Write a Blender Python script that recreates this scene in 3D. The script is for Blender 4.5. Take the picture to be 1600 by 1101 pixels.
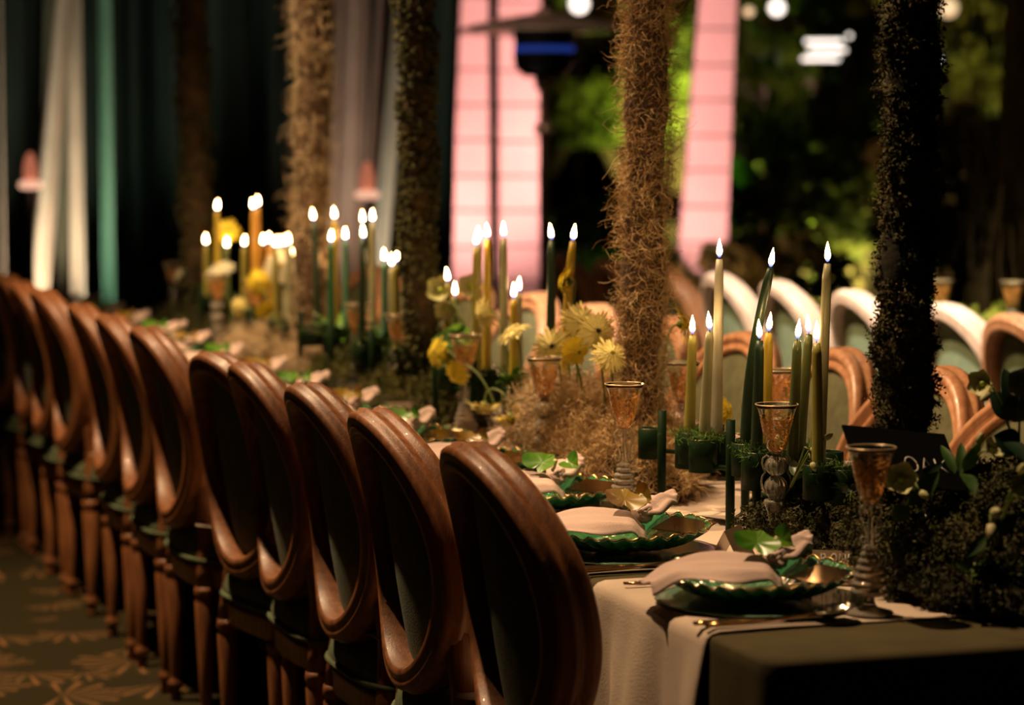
import bpy, math, random
import numpy as np
from mathutils import Vector, Matrix, Euler
for o in list(bpy.data.objects): bpy.data.objects.remove(o)
rnd = random.Random(7)
rg = np.random.default_rng(11)
PI = math.pi
S = bpy.context.scene
COL = S.collection

# ------------------------------------------------------------------ camera
FP = 4200.0; EYE = 1.5
PITCH = math.radians(4.7704); YAW = math.radians(18.62)
cam_d = bpy.data.cameras.new('camera'); cam = bpy.data.objects.new('camera', cam_d); COL.objects.link(cam)
cam.location = (0, 0, EYE); cam.rotation_euler = (PI/2-PITCH, 0, -YAW)
cam_d.sensor_width = 36; cam_d.lens = FP/1600*36; cam_d.clip_end = 200; cam_d.clip_start = .05
cam_d.dof.use_dof = True; cam_d.dof.focus_distance = 4.75; cam_d.dof.aperture_fstop = 3.0
S.camera = cam
_F = np.array([math.sin(YAW)*math.cos(PITCH), math.cos(YAW)*math.cos(PITCH), -math.sin(PITCH)])
_R = np.array([math.cos(YAW), -math.sin(YAW), 0.]); _U = np.cross(_R, _F); _C = np.array([0, 0, EYE])
def ray(x, y): return _F+_R*(x-800)/FP+_U*(550.5-y)/FP
def atZ(x, y, z): d = ray(x, y); return _C+d*(z-EYE)/d[2]
def atX(x, y, X): d = ray(x, y); return _C+d*X/d[0]
def atD(x, y, D): return _C+ray(x, y)*D

# ------------------------------------------------------------------ world, exposure
w = bpy.data.worlds.new('night'); S.world = w; w.use_nodes = True
bg = w.node_tree.nodes['Background']; bg.inputs[0].default_value = (.55, .42, .28, 1); bg.inputs[1].default_value = .009
S.view_settings.view_transform = 'Standard'; S.view_settings.look = 'None'
S.view_settings.exposure = 0; S.view_settings.gamma = 1; S.view_settings.use_curve_mapping = False
cy = S.cycles
cy.max_bounces = 10; cy.transmission_bounces = 8; cy.transparent_max_bounces = 12; cy.glossy_bounces = 4; cy.diffuse_bounces = 2
cy.sample_clamp_indirect = 6.0; cy.caustics_reflective = False; cy.caustics_refractive = False; cy.use_denoising = True
cy.use_light_tree = True

# ------------------------------------------------------------------ lights
def spot(name, loc, tgt, power, color, size=60, blend=.5, rad=.05):
    l = bpy.data.lights.new(name, 'SPOT'); l.energy = power; l.color = color; l.spot_size = math.radians(size)
    l.spot_blend = blend; l.shadow_soft_size = rad
    o = bpy.data.objects.new(name, l); COL.objects.link(o); o.location = loc
    o.rotation_euler = (Vector(tgt)-Vector(loc)).to_track_quat('-Z', 'Y').to_euler(); return o
WARM = (1, .66, .36)
spot('overhead_spot', (.22, 7.2, 5.0), (1.85, 6.9, .7), 1500, WARM, 70, .6, .06)
spot('overhead_spot', (.70, 4.9, 4.6), (1.85, 4.15, .76), 720, WARM, 30, .7, .05)
spot('overhead_spot', (1.3, 6.2, 4.8), (3.75, 7.5, .9), 1900, (1, .86, .72), 34, .6, .06)     # washes the second table's chairs
spot('overhead_spot', (.5, 4.2, 4.4), (2.8, 5.4, .9), 230, (1, .62, .33), 32, .7, .08)
spot('overhead_spot', (5.2, 8.5, 4.2), (4.3, 6.6, .8), 420, (.95, 1, .7), 45, .6, .06)
PINK = (1, .40, .36)
for px, pw in ((735, 300), (812, 190), (1090, 360)):
    b = atD(px, 560, 14.0); t = atD(px, 150, 15.5)
    spot('pink_uplight', (b[0]-.15, b[1]-.1, .15), (t[0], t[1], 1.9), pw, PINK, 70, .8, .08)
for px, pw, c in ((48, 135, (1, .80, .60)), (116, 85, (1, .86, .66)), (166, 34, (.75, 1, .8)), (545, 60, (1, .72, .55)), (606, 60, (.9, 1, .85)), (4, 16, (1, .8, .6))):
    b = atD(px, 600, 12.45)
    spot('curtain_uplight', (b[0], b[1], .10), (b[0]+.05, b[1]+.20, 1.5), pw, c, 60, 1, .04)
for px, py, d, pw, c in ((930, 330, 17.2, 560, (.55, 1, .18)), (1230, 60, 19, 4500, (.85, 1, .25)), (1330, 300, 17.8, 200, (.9, .8, .3)), (1450, 250, 17.5, 420, (1, .8, .3))):
    b = atD(px, 620, max(16.3, d-1.6)); t = atD(px, py, d+1.0)
    spot('garden_spot', (b[0], b[1], .2), tuple(t), pw, c, 75, .9, .1)
spot('overhead_spot', (3.2, 9.6, 4.0), (4.39, 12.54, 1.95), 130, (1, .72, .5), 22, .6, .05)  # added spot that lifts the dark heater hood
spot('garden_spot', tuple(atD(1250, 560, 19.8)), tuple(atD(1250, 100, 24.5)), 2600, (.8, 1, .25), 80, .9, .1)  # extra wide spot added to brighten the far tree line
b = atD(1560, 300, 9.0)
spot('drape_spot', (b[0]-.6, b[1]-1.2, .3), tuple(atD(1575, 250, 10.2)), 26, (1, .72, .3), 60, .9, .05)

# ------------------------------------------------------------------ materials
def mat(name, col, rough=.5, metal=0., trans=0., var=0., vscale=20., col2=None, bump=0., bscale=60., sheen=0.,
        coat=0., emit=None, estr=0., ior=1.45, stretch=None, sss=0., spec=.5):
    m = bpy.data.materials.new(name); m.use_nodes = True; nt = m.node_tree; N = nt.nodes; L = nt.links
    p = N['Principled BSDF']
    p.inputs['Base Color'].default_value = (*col, 1); p.inputs['Roughness'].default_value = rough
    p.inputs['Metallic'].default_value = metal; p.inputs['Transmission Weight'].default_value = trans
    p.inputs['IOR'].default_value = ior; p.inputs['Sheen Weight'].default_value = sheen
    p.inputs['Coat Weight'].default_value = coat; p.inputs['Specular IOR Level'].default_value = spec
    if sss: p.inputs['Subsurface Weight'].default_value = sss; p.inputs['Subsurface Radius'].default_value = (.02, .012, .005)
    if emit: p.inputs['Emission Color'].default_value = (*emit, 1); p.inputs['Emission Strength'].default_value = estr
    tc = N.new('ShaderNodeTexCoord'); mp = N.new('ShaderNodeMapping'); L.new(tc.outputs['Object'], mp.inputs[0])
    if stretch: mp.inputs['Scale'].default_value = stretch
    if var or col2:
        n = N.new('ShaderNodeTexNoise'); n.inputs['Scale'].default_value = vscale; n.inputs['Detail'].default_value = 4
        L.new(mp.outputs[0], n.inputs['Vector'])
        r = N.new('ShaderNodeValToRGB'); L.new(n.outputs[0], r.inputs[0])
        r.color_ramp.elements[0].position = .35; r.color_ramp.elements[1].position = .68
        c2 = col2 or tuple(min(1, c*(1+var)) for c in col); c1 = col if col2 else tuple(c*(1-var) for c in col)
        r.color_ramp.elements[0].color = (*c1, 1); r.color_ramp.elements[1].color = (*c2, 1)
        L.new(r.outputs[0], p.inputs['Base Color'])
    if bump:
        n2 = N.new('ShaderNodeTexNoise'); n2.inputs['Scale'].default_value = bscale; n2.inputs['Detail'].default_value = 5
        L.new(mp.outputs[0], n2.inputs['Vector'])
        bp = N.new('ShaderNodeBump'); bp.inputs['Strength'].default_value = bump; bp.inputs['Distance'].default_value = .004
        L.new(n2.outputs[0], bp.inputs['Height']); L.new(bp.outputs[0], p.inputs['Normal'])
    return m
M = {}
M['wood'] = mat('walnut_wood', (.135, .046, .014), .46, col2=(.26, .100, .034), vscale=7, stretch=(9, 9, 1.2), bump=.15, bscale=30, coat=.04)
M['wood_lit'] = mat('lit_wood', (.42, .19, .09), .36, col2=(.60, .31, .16), vscale=7, stretch=(9, 9, 1.2), bump=.12, bscale=30, coat=.15)  # same chair wood in its lit orange tone, light put into the colour
M['wood_spotlit'] = mat('spotlit_wood', (.62, .45, .35), .4, col2=(.78, .62, .50), vscale=7, stretch=(9, 9, 1.2), bump=.12, bscale=30)  # same chair wood with the white spotlight wash put into its colour
M['velvet'] = mat('green_velvet', (.075, .098, .040), .85, var=.25, vscale=35, bump=.3, bscale=260, sheen=.04)
M['velvet_lit'] = mat('lit_velvet', (.105, .105, .048), .85, var=.2, vscale=35, bump=.3, bscale=260)  # green velvet as it looks under light, brightness in the base colour
M['velvet_spotlit'] = mat('spotlit_velvet', (.20, .26, .16), .85, var=.12, vscale=35, bump=.3, bscale=260)  # green velvet with the minty spotlight wash put into its colour
M['olive'] = mat('olive_tablecloth', (.062, .046, .011), .85, var=.15, vscale=14, bump=.3, bscale=380)
M['linen'] = mat('cream_linen', (.60, .47, .37), .85, var=.08, vscale=9, bump=.45, bscale=420)
M['napkin'] = mat('blush_napkin', (.62, .45, .39), .8, var=.06, vscale=14, bump=.3, bscale=420)
M['crystal'] = mat('candlelit_glass', (1, .90, .74), .03, trans=.80, ior=1.52)  # warm tint and cut transmission stand in for candle glow in clear glass
M['gilt'] = mat('pale_gilt', (.95, .72, .45), .3, metal=.4)
M['greenglass'] = mat('green_pressed_glass', (.05, .34, .12), .10, trans=.55, ior=1.5, coat=.4)
M['paleglass'] = mat('pale_green_glass', (.30, .55, .38), .12, trans=.6, ior=1.5)
M['gold'] = mat('gold_metal', (.72, .42, .16), .22, metal=1.)
M['silver'] = mat('polished_steel', (.75, .68, .60), .12, metal=1.)
M['copper'] = mat('copper_mirror', (.55, .32, .19), .16, metal=1., var=.15, vscale=5)
M['foil'] = mat('bronze_foil_card', (.50, .36, .24), .32, metal=.6, var=.12, vscale=9)
M['dkmetal'] = mat('bottle_green_metal', (.006, .019, .005), .48, spec=.10)
M['rimglint'] = mat('rim_highlight_metal', (.16, .17, .09), .25, metal=.7)  # lighter metal imitates the highlight along the cup lips
M['black'] = mat('black_card', (.0015, .0015, .0015), .8, spec=.05)
M['ink'] = mat('white_ink', (.8, .72, .62), .6)
M['goldink'] = mat('gold_ink', (.8, .6, .32), .3, metal=.6)
M['spanish'] = mat('dried_spanish_moss', (.34, .205, .085), .9, col2=(.66, .46, .22), vscale=9)
M['spanish_pale'] = mat('pale_spanish_moss', (.50, .35, .19), .9, col2=(.80, .62, .38), vscale=8)
M['barkcore'] = mat('bark', (.075, .042, .02), .95, var=.4, vscale=22, bump=1, bscale=40)
M['darkmoss'] = mat('dark_bark_moss', (.036, .033, .012), .95, col2=(.120, .100, .036), vscale=14)
M['moss'] = mat('green_moss', (.045, .055, .010), .95, col2=(.15, .13, .025), vscale=12)
M['darkmound'] = mat('dark_green_moss', (.028, .031, .008), .95, col2=(.098, .088, .022), vscale=11)
M['moundcore'] = mat('moss_bed', (.02, .017, .007), .95, var=.4, vscale=22, bump=1, bscale=40)
M['moss_lit'] = mat('lit_green_moss', (.30, .42, .03), .9, col2=(.62, .62, .10), vscale=10)  # moss in its lit yellow-green, light put into the colour
M['tuft'] = mat('green_reindeer_moss', (.035, .10, .012), .95, col2=(.12, .22, .03), vscale=30)
M['petal_y'] = mat('yellow_petal', (.88, .68, .04), .6, var=.12, vscale=30, sss=.15)
M['petal_p'] = mat('pale_yellow_petal', (.95, .80, .28), .6, var=.1, vscale=30, sss=.15)
M['petal_w'] = mat('ivory_petal', (.78, .74, .50), .6, var=.1, vscale=30, sss=.15)
M['petal_g'] = mat('lime_petal', (.42, .55, .06), .6, var=.15, vscale=30, sss=.15)
M['discdark'] = mat('dark_flower_eye', (.03, .012, .008), .8)
M['discy'] = mat('yellow_flower_eye', (.45, .33, .03), .8, bump=1, bscale=500)
M['stem'] = mat('green_stem', (.13, .18, .03), .55, var=.2, vscale=30)
M['leaf'] = mat('green_leaf', (.035, .085, .015), .4, var=.4, vscale=18, coat=.2)
M['leaf_b'] = mat('bright_leaf', (.05, .17, .012), .3, col2=(.13, .26, .02), vscale=25, coat=.4)
M['leaf_a'] = mat('amber_leaf', (.20, .085, .010), .35, col2=(.28, .21, .025), vscale=25, coat=.3)
M['leaf_d'] = mat('dark_leaf', (.010, .030, .012), .4, var=.3, vscale=18, coat=.2)
M['bud'] = mat('hellebore_green', (.38, .40, .14), .55, col2=(.62, .56, .30), vscale=28, sss=.1)
M['flesh'] = mat('garden_foliage', (.035, .055, .006), .8, col2=(.13, .14, .012), vscale=3)
M['hedge'] = mat('hedge_leaves', (.07, .10, .008), .8, col2=(.20, .23, .02), vscale=3)
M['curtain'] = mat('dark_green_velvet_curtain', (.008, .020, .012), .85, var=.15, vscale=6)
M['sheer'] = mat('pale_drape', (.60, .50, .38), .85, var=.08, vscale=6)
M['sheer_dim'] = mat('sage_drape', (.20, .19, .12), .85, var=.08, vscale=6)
M['velvet_uplit'] = mat('uplit_velvet', (.14, .30, .20), .85, var=.08, vscale=6)  # green curtain velvet with the uplight put into its colour
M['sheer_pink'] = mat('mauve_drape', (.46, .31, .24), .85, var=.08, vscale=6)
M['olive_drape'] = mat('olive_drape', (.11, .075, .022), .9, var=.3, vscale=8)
M['panel'] = mat('pale_cladding_panel', (.80, .72, .68), .6, var=.05, vscale=4)
M['grout'] = mat('dark_joint', (.10, .05, .04), .9)
M['steel'] = mat('brushed_steel', (.50, .36, .27), .4, metal=.6)
M['iron'] = mat('blackened_iron', (.02, .016, .014), .5, metal=.6)
M['stone'] = mat('dark_retaining_stone', (.035, .018, .008), .9, var=.5, vscale=2.5)
M['soil'] = mat('dark_soil', (.010, .009, .004), .95, var=.4, vscale=3)
M['blue'] = mat('blue_gas_flame', (.02, .04, .3), .6, emit=(.06, .16, 1), estr=.2)
M['lampglow'] = mat('glowing_copper_shade', (.6, .22, .12), .4, emit=(1, .30, .16), estr=.42)
M['lamppan'] = mat('glowing_lamp_pan', (.7, .4, .3), .4, emit=(1, .52, .34), estr=.95)
M['white_light'] = mat('white_lamp', (1, 1, 1), .5, emit=(1, .92, .80), estr=2.2)
M['warm_light'] = mat('warm_lamp', (1, .8, .5), .5, emit=(1, .72, .38), estr=1.0)
WAX = {'olive': (.30, .27, .05), 'mustard': (.50, .36, .04), 'sage': (.33, .32, .17), 'dark': (.020, .045, .020),
       'moss': (.12, .145, .04), 'green': (.02, .13, .045), 'amber': (.52, .27, .04), 'jade': (.08, .22, .13), 'grey': (.36, .34, .24)}
for k, c in WAX.items(): M['wax_'+k] = mat(k+'_wax', c, .42, var=.12, vscale=10, sss=.25, coat=.15)

def bowl_mat():                                      # clear glass patched with amber gold leaf
    m = bpy.data.materials.new('amber_flecked_glass'); m.use_nodes = True; nt = m.node_tree; N = nt.nodes; L = nt.links
    p = N['Principled BSDF']; out = N['Material Output']
    p.inputs['Base Color'].default_value = (1, .95, .88, 1); p.inputs['Roughness'].default_value = .02
    p.inputs['Transmission Weight'].default_value = 1; p.inputs['IOR'].default_value = 1.45
    q = N.new('ShaderNodeBsdfPrincipled'); q.inputs['Base Color'].default_value = (.90, .42, .10, 1)
    q.inputs['Roughness'].default_value = .3; q.inputs['Metallic'].default_value = .1; q.inputs['Transmission Weight'].default_value = .35
    tc = N.new('ShaderNodeTexCoord'); n = N.new('ShaderNodeTexNoise'); n.inputs['Scale'].default_value = 95
    n.inputs['Detail'].default_value = 3; n.inputs['Distortion'].default_value = 2.2
    L.new(tc.outputs['Object'], n.inputs['Vector'])
    sx = N.new('ShaderNodeSeparateXYZ'); L.new(tc.outputs['Object'], sx.inputs[0])
    mr = N.new('ShaderNodeMapRange'); mr.inputs[1].default_value = .240; mr.inputs[2].default_value = .228
    L.new(sx.outputs[2], mr.inputs[0])
    r = N.new('ShaderNodeValToRGB'); r.color_ramp.elements[0].position = .50; r.color_ramp.elements[1].position = .56
    L.new(n.outputs[0], r.inputs[0])
    mu = N.new('ShaderNodeMath'); mu.operation = 'MULTIPLY'; L.new(r.outputs[0], mu.inputs[0]); L.new(mr.outputs[0], mu.inputs[1])
    mx = N.new('ShaderNodeMixShader'); L.new(mu.outputs[0], mx.inputs[0]); L.new(p.outputs[0], mx.inputs[1]); L.new(q.outputs[0], mx.inputs[2])
    L.new(mx.outputs[0], out.inputs[0]); return m
M['bowl'] = bowl_mat()
def flame_mat():
    m = bpy.data.materials.new('candle_flame'); m.use_nodes = True; nt = m.node_tree; N = nt.nodes; L = nt.links
    N.remove(N['Principled BSDF']); out = N['Material Output']
    e = N.new('ShaderNodeEmission'); tc = N.new('ShaderNodeTexCoord'); sx = N.new('ShaderNodeSeparateXYZ')
    L.new(tc.outputs['Generated'], sx.inputs[0])
    r = N.new('ShaderNodeValToRGB'); cr = r.color_ramp
    cr.elements[0].position = 0; cr.elements[0].color = (.002, .003, .02, 1)
    cr.elements[1].position = 1; cr.elements[1].color = (1, .42, .12, 1)
    for ps, c in ((.16, (.01, .01, .02)), (.32, (1, .55, .20)), (.55, (1, .66, .32))):
        x = cr.elements.new(ps); x.color = (*c, 1)
    L.new(sx.outputs[2], r.inputs[0]); L.new(r.outputs[0], e.inputs[0]); e.inputs[1].default_value = 110
    L.new(e.outputs[0], out.inputs[0]); return m
M['flame'] = flame_mat()
def carpet_mat():                                    # palm-leaf print: fans of blades around scattered centres
    m = bpy.data.materials.new('palm_leaf_carpet'); m.use_nodes = True; nt = m.node_tree; N = nt.nodes; L = nt.links
    p = N['Principled BSDF']; p.inputs['Roughness'].default_value = .95; p.inputs['Specular IOR Level'].default_value = .15
    tc = N.new('ShaderNodeTexCoord')
    v = N.new('ShaderNodeTexVoronoi'); v.inputs['Scale'].default_value = 3.6; L.new(tc.outputs['Object'], v.inputs['Vector'])
    sc = N.new('ShaderNodeVectorMath'); sc.operation = 'SUBTRACT'
    L.new(tc.outputs['Object'], sc.inputs[0]); L.new(v.outputs['Position'], sc.inputs[1])
    sx = N.new('ShaderNodeSeparateXYZ'); L.new(sc.outputs[0], sx.inputs[0])
    def mth(op, a, b=None):
        n = N.new('ShaderNodeMath'); n.operation = op
        for i, q in enumerate((a, b)):
            if q is None: continue
            if isinstance(q, (int, float)): n.inputs[i].default_value = q
            else: L.new(q, n.inputs[i])
        return n.outputs[0]
    an = mth('ARCTAN2', sx.outputs[1], sx.outputs[0])
    blade = mth('ABSOLUTE', mth('SINE', mth('MULTIPLY', an, 7.0)))
    vein = mth('GREATER_THAN', blade, .94)
    half = mth('GREATER_THAN', mth('SINE', mth('ADD', an, mth('MULTIPLY', v.outputs['Color'], 6.0))), -.35)
    dist = mth('LESS_THAN', v.outputs['Distance'], .62)
    k = mth('MULTIPLY', mth('MULTIPLY', vein, half), dist)
    k2 = mth('MULTIPLY', mth('MULTIPLY', mth('GREATER_THAN', blade, .45), half), dist)
    a = N.new('ShaderNodeMix'); a.data_type = 'RGBA'; a.inputs[6].default_value = (.022, .017, .005, 1); a.inputs[7].default_value = (.032, .026, .008, 1)
    L.new(k2, a.inputs[0])
    c = N.new('ShaderNodeMix'); c.data_type = 'RGBA'; c.inputs[7].default_value = (.20, .090, .035, 1)
    L.new(k, c.inputs[0]); L.new(a.outputs[2], c.inputs[6]); L.new(c.outputs[2], p.inputs['Base Color'])
    return m
M['carpet'] = carpet_mat()

# ------------------------------------------------------------------ mesh helpers
def link(name, me, m, parent=None, smooth=True):
    me.materials.append(m)
    if smooth: me.polygons.foreach_set('use_smooth', [True]*len(me.polygons))
    o = bpy.data.objects.new(name, me); COL.objects.link(o)
    if parent: o.parent = parent
    return o
class MB:
    def __init__(s): s.v = []; s.f = []
    def add(s, v, f):
        b = len(s.v); s.v += [tuple(float(c) for c in p) for p in v]; s.f += [tuple(i+b for i in q) for q in f]; return s
    def build(s, name, m, parent=None, smooth=True):
        me = bpy.data.meshes.new(name); me.from_pydata(s.v, [], s.f); me.update()
        return link(name, me, m, parent, smooth)
    def box(s, x0, x1, y0, y1, z0, z1, bev=0.):
        b = min(bev, (x1-x0)/2.01, (y1-y0)/2.01, (z1-z0)/2.01)
        if b <= 0:
            v = [(x, y, z) for x in (x0, x1) for y in (y0, y1) for z in (z0, z1)]
            return s.add(v, [(0, 1, 3, 2), (4, 6, 7, 5), (0, 4, 5, 1), (2, 3, 7, 6), (0, 2, 6, 4), (1, 5, 7, 3)])
        lay = []
        for z, i in ((z0, b), (z0+b, 0), (z1-b, 0), (z1, b)):
            lay.append([(x0+i, y0+b, z), (x0+b, y0+i, z), (x1-b, y0+i, z), (x1-i, y0+b, z), (x1-i, y1-b, z), (x1-b, y1-i, z), (x0+b, y1-i, z), (x0+i, y1-b, z)])
        v = sum(lay, []); f = [tuple(range(7, -1, -1)), tuple(range(24, 32))]
        for k in range(3):
            for i in range(8): f.append((k*8+i, k*8+(i+1) % 8, k*8+8+(i+1) % 8, k*8+8+i))
        return s.add(v, f)
    def lathe(s, prof, n=24, c=(0, 0, 0), mod=None, close=True):
        v = []; k = len(prof)
        for (r, z) in prof:
            for i in range(n):
                a = 2*PI*i/n; rr = r*(mod(a, z) if mod else 1); v.append((c[0]+rr*math.cos(a), c[1]+rr*math.sin(a), c[2]+z))
        f = [(j*n+i, j*n+(i+1) % n, (j+1)*n+(i+1) % n, (j+1)*n+i) for j in range(k-1) for i in range(n)]
        if close: f += [tuple(range(n-1, -1, -1)), tuple(range((k-1)*n, k*n))]
        return s.add(v, f)
    def tube(s, P, R, n=8, cap=True, flat=1.):
        P = [Vector(p) for p in P]; k = len(P)
        if isinstance(R, (int, float)): R = [R]*k
        t = (P[1]-P[0]).normalized(); up = Vector((0, 0, 1)) if abs(t.z) < .9 else Vector((1, 0, 0))
        u = t.cross(up).normalized(); v = []
        for i in range(k):
            t = (P[min(i+1, k-1)]-P[max(i-1, 0)]).normalized()
            u = (u-t*u.dot(t)).normalized(); w_ = t.cross(u)
            for j in range(n):
                a = 2*PI*j/n; v.append(tuple(P[i]+(u*math.cos(a)+w_*math.sin(a)*flat)*R[i]))
        f = [(i*n+j, i*n+(j+1) % n, (i+1)*n+(j+1) % n, (i+1)*n+j) for i in range(k-1) for j in range(n)]
        if cap: f += [tuple(range(n-1, -1, -1)), tuple(range((k-1)*n, k*n))]
        return s.add(v, f)
    def torus(s, R, r, z, n=24, k=8, c=(0, 0)):
        v = []
        for i in range(n):
            a = 2*PI*i/n
            for j in range(k):
                q = 2*PI*j/k; rr = R+r*math.cos(q); v.append((c[0]+rr*math.cos(a), c[1]+rr*math.sin(a), z+r*math.sin(q)))
        return s.add(v, [(i*k+j, ((i+1) % n)*k+j, ((i+1) % n)*k+(j+1) % k, i*k+(j+1) % k) for i in range(n) for j in range(k)])
    def grid(s, fn, nu, nv):
        v = [fn(i/nu, j/nv) for i in range(nu+1) for j in range(nv+1)]
        return s.add(v, [(i*(nv+1)+j, (i+1)*(nv+1)+j, (i+1)*(nv+1)+j+1, i*(nv+1)+j+1) for i in range(nu) for j in range(nv)])
def quads(name, V, m, parent=None, smooth=False):     # V: (n,4,3) loose quads, or (n,k,2,3) ribbons
    V = np.asarray(V, dtype=np.float32)
    if V.ndim == 4:
        n, k = V.shape[:2]
        idx = np.arange(n*k*2).reshape(n, k, 2)
        F = np.stack([idx[:, :-1, 0], idx[:, :-1, 1], idx[:, 1:, 1], idx[:, 1:, 0]], -1).reshape(-1, 4)
    else: F = np.arange(V.shape[0]*4).reshape(-1, 4)
    vv = V.reshape(-1, 3); me = bpy.data.meshes.new(name)
    me.vertices.add(len(vv)); me.vertices.foreach_set('co', vv.ravel())
    me.loops.add(F.size); me.loops.foreach_set('vertex_index', F.ravel().astype(np.int32))
    me.polygons.add(len(F)); me.polygons.foreach_set('loop_start', np.arange(0, F.size, 4, dtype=np.int32))
    me.update(calc_edges=True); return link(name, me, m, parent, smooth)
def unit(a): return a/np.maximum(np.linalg.norm(a, axis=-1, keepdims=True), 1e-9)
def strands(base, d, length, width, k=5, curl=.6, grav=0.):
    n = len(base); pts = np.zeros((n, k+1, 3)); pts[:, 0] = base; d = unit(d)
    st = (np.asarray(length)*rg.uniform(.5, 1.2, n))/k; ax = unit(rg.normal(size=(n, 3)))
    for i in range(k):
        d = unit(d+curl*(.6*np.cross(ax, d)+.5*rg.normal(size=(n, 3)))+np.array([0, 0, -grav])); pts[:, i+1] = pts[:, i]+d*st[:, None]
    side = unit(np.cross(d, rg.normal(size=(n, 3))))
    wd = (width*rg.uniform(.6, 1.3, n))[:, None, None]*np.linspace(1, .35, k+1)[None, :, None]
    return np.stack([pts-side[:, None]*wd/2, pts+side[:, None]*wd/2], 2)
def leaves(c, size, asp=.5, nrm=None):
    n = len(c); a = unit(rg.normal(size=(n, 3))) if nrm is None else unit(nrm+.8*rg.normal(size=(n, 3)))
    b = unit(np.cross(a, rg.normal(size=(n, 3)))); q = np.cross(a, b); s_ = (size*rg.uniform(.6, 1.35, n))[:, None]
    b = b*s_; q = q*s_*asp
    return np.stack([c-b, c-q*.9+b*.1, c+b, c+q*.9+b*.1], 1)
def clump(name, c, size, m, parent=None):             # little octahedral nubs, the leafy knots of moss
    n = len(c); s_ = (size*rg.uniform(.5, 1.5, (n, 1))); R = unit(rg.normal(size=(n, 3))); Q = unit(np.cross(R, rg.normal(size=(n, 3)))); T = np.cross(R, Q)
    R = R*s_*rg.uniform(.7, 1.7, (n, 1)); Q = Q*s_; T = T*s_*.6
    V = np.stack([c+R, c-R, c+Q, c-Q, c+T, c-T], 1)
    f = np.array([(0, 2, 4), (2, 1, 4), (1, 3, 4), (3, 0, 4), (2, 0, 5), (1, 2, 5), (3, 1, 5), (0, 3, 5)])
    F = (np.arange(n)[:, None, None]*6+f[None]).reshape(-1, 3); me = bpy.data.meshes.new(name)
    vv = V.reshape(-1, 3).astype(np.float32); me.vertices.add(len(vv)); me.vertices.foreach_set('co', vv.ravel())
    me.loops.add(F.size); me.loops.foreach_set('vertex_index', F.ravel().astype(np.int32))
    me.polygons.add(len(F)); me.polygons.foreach_set('loop_start', np.arange(0, F.size, 3, dtype=np.int32))
    me.update(calc_edges=True); return link(name, me, m, parent, True)

def tufts(name, P, nr, n_cl, per, rad, size, m, parent, lift=.5, zmin=None):
    # leafy knots of moss: clusters of tiny scales plus short curled threads around scattered centres
    idx = rg.integers(0, len(P), n_cl); c = P[idx]+nr[idx]*(rad*lift*rg.uniform(-.6, 1.3, (n_cl, 1))); sc = rg.uniform(.5, 1.5, (n_cl, 1, 1))
    q = (c[:, None]+unit(rg.normal(size=(n_cl, per, 3)))*rad*sc*rg.uniform(.3, 1, (n_cl, per, 1))).reshape(-1, 3)
    d = np.repeat(nr[idx], per, 0)
    if zmin is not None: q[:, 2] = np.maximum(q[:, 2], zmin)
    f = quads(name, leaves(q, size, .55, unit(d+1.2*rg.normal(size=q.shape))), m, parent); f['kind'] = 'stuff'
    k = q[::3]; V = strands(k, d[::3]+.9*rg.normal(size=k.shape), size*3.4, size*.28, 4, .8)
    if zmin is not None: V[..., 2] = np.maximum(V[..., 2], zmin)
    f = quads(name, V, m, parent); f['kind'] = 'stuff'

def tag(o, label=None, cat=None, group=None, kind=None):
    if label: o['label'] = label
    if cat: o['category'] = cat
    if group: o['group'] = group
    if kind: o['kind'] = kind
    return o
def thing(name, label, cat, loc=(0, 0, 0), rz=0., group=None):
    o = bpy.data.objects.new(name, None); COL.objects.link(o); o.location = loc; o.rotation_euler = (0, 0, rz); o.empty_display_size = .05
    return tag(o, label, cat, group)
def kids(root):
    return [o for o in CH.get(root.name, [])]
CH = {}
def index_children():
    CH.clear()
    for o in COL.objects:
        if o.parent: CH.setdefault(o.parent.name, []).append(o)
def dup(root, loc, rz=0., label=None, scale=None, group=None):
    index_children()
    def cp(o, par):
        c = o.copy(); COL.objects.link(c)
        if par: c.parent = par
        for ch in CH.get(o.name, []): cp(ch, c)
        return c
    r = cp(root, None); r.location = loc; r.rotation_euler = (0, 0, rz)
    if label: r['label'] = label
    if group: r['group'] = group
    if scale: r.scale = (scale,)*3
    return r
ORD = ['nearest', 'second', 'third', 'fourth', 'fifth', 'sixth', 'seventh', 'eighth', 'ninth', 'tenth', 'eleventh', 'twelfth', 'thirteenth', 'fourteenth', 'fifteenth', 'sixteenth']

# ================================================================== SETTING
fl = MB().add([(-6, -1, 0), (6.4, -1, 0), (6.4, 13.8, 0), (-6, 13.8, 0)], [(0, 1, 2, 3)]).build('floor', M['carpet'], smooth=False); tag(fl, kind='structure')
gd = MB().grid(lambda u, v: (-14+40*u, 13.8+26*v, -.02+.03*math.sin(9*u+5*v)), 20, 14).build('garden_ground', M['soil']); tag(gd, kind='structure')
gs = MB().add([(6.4, -1, -.02), (26, -1, -.02), (26, 13.8, -.02), (6.4, 13.8, -.02)], [(0, 1, 2, 3)]).build('garden_ground', M['soil'], smooth=False); tag(gs, kind='structure')

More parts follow.
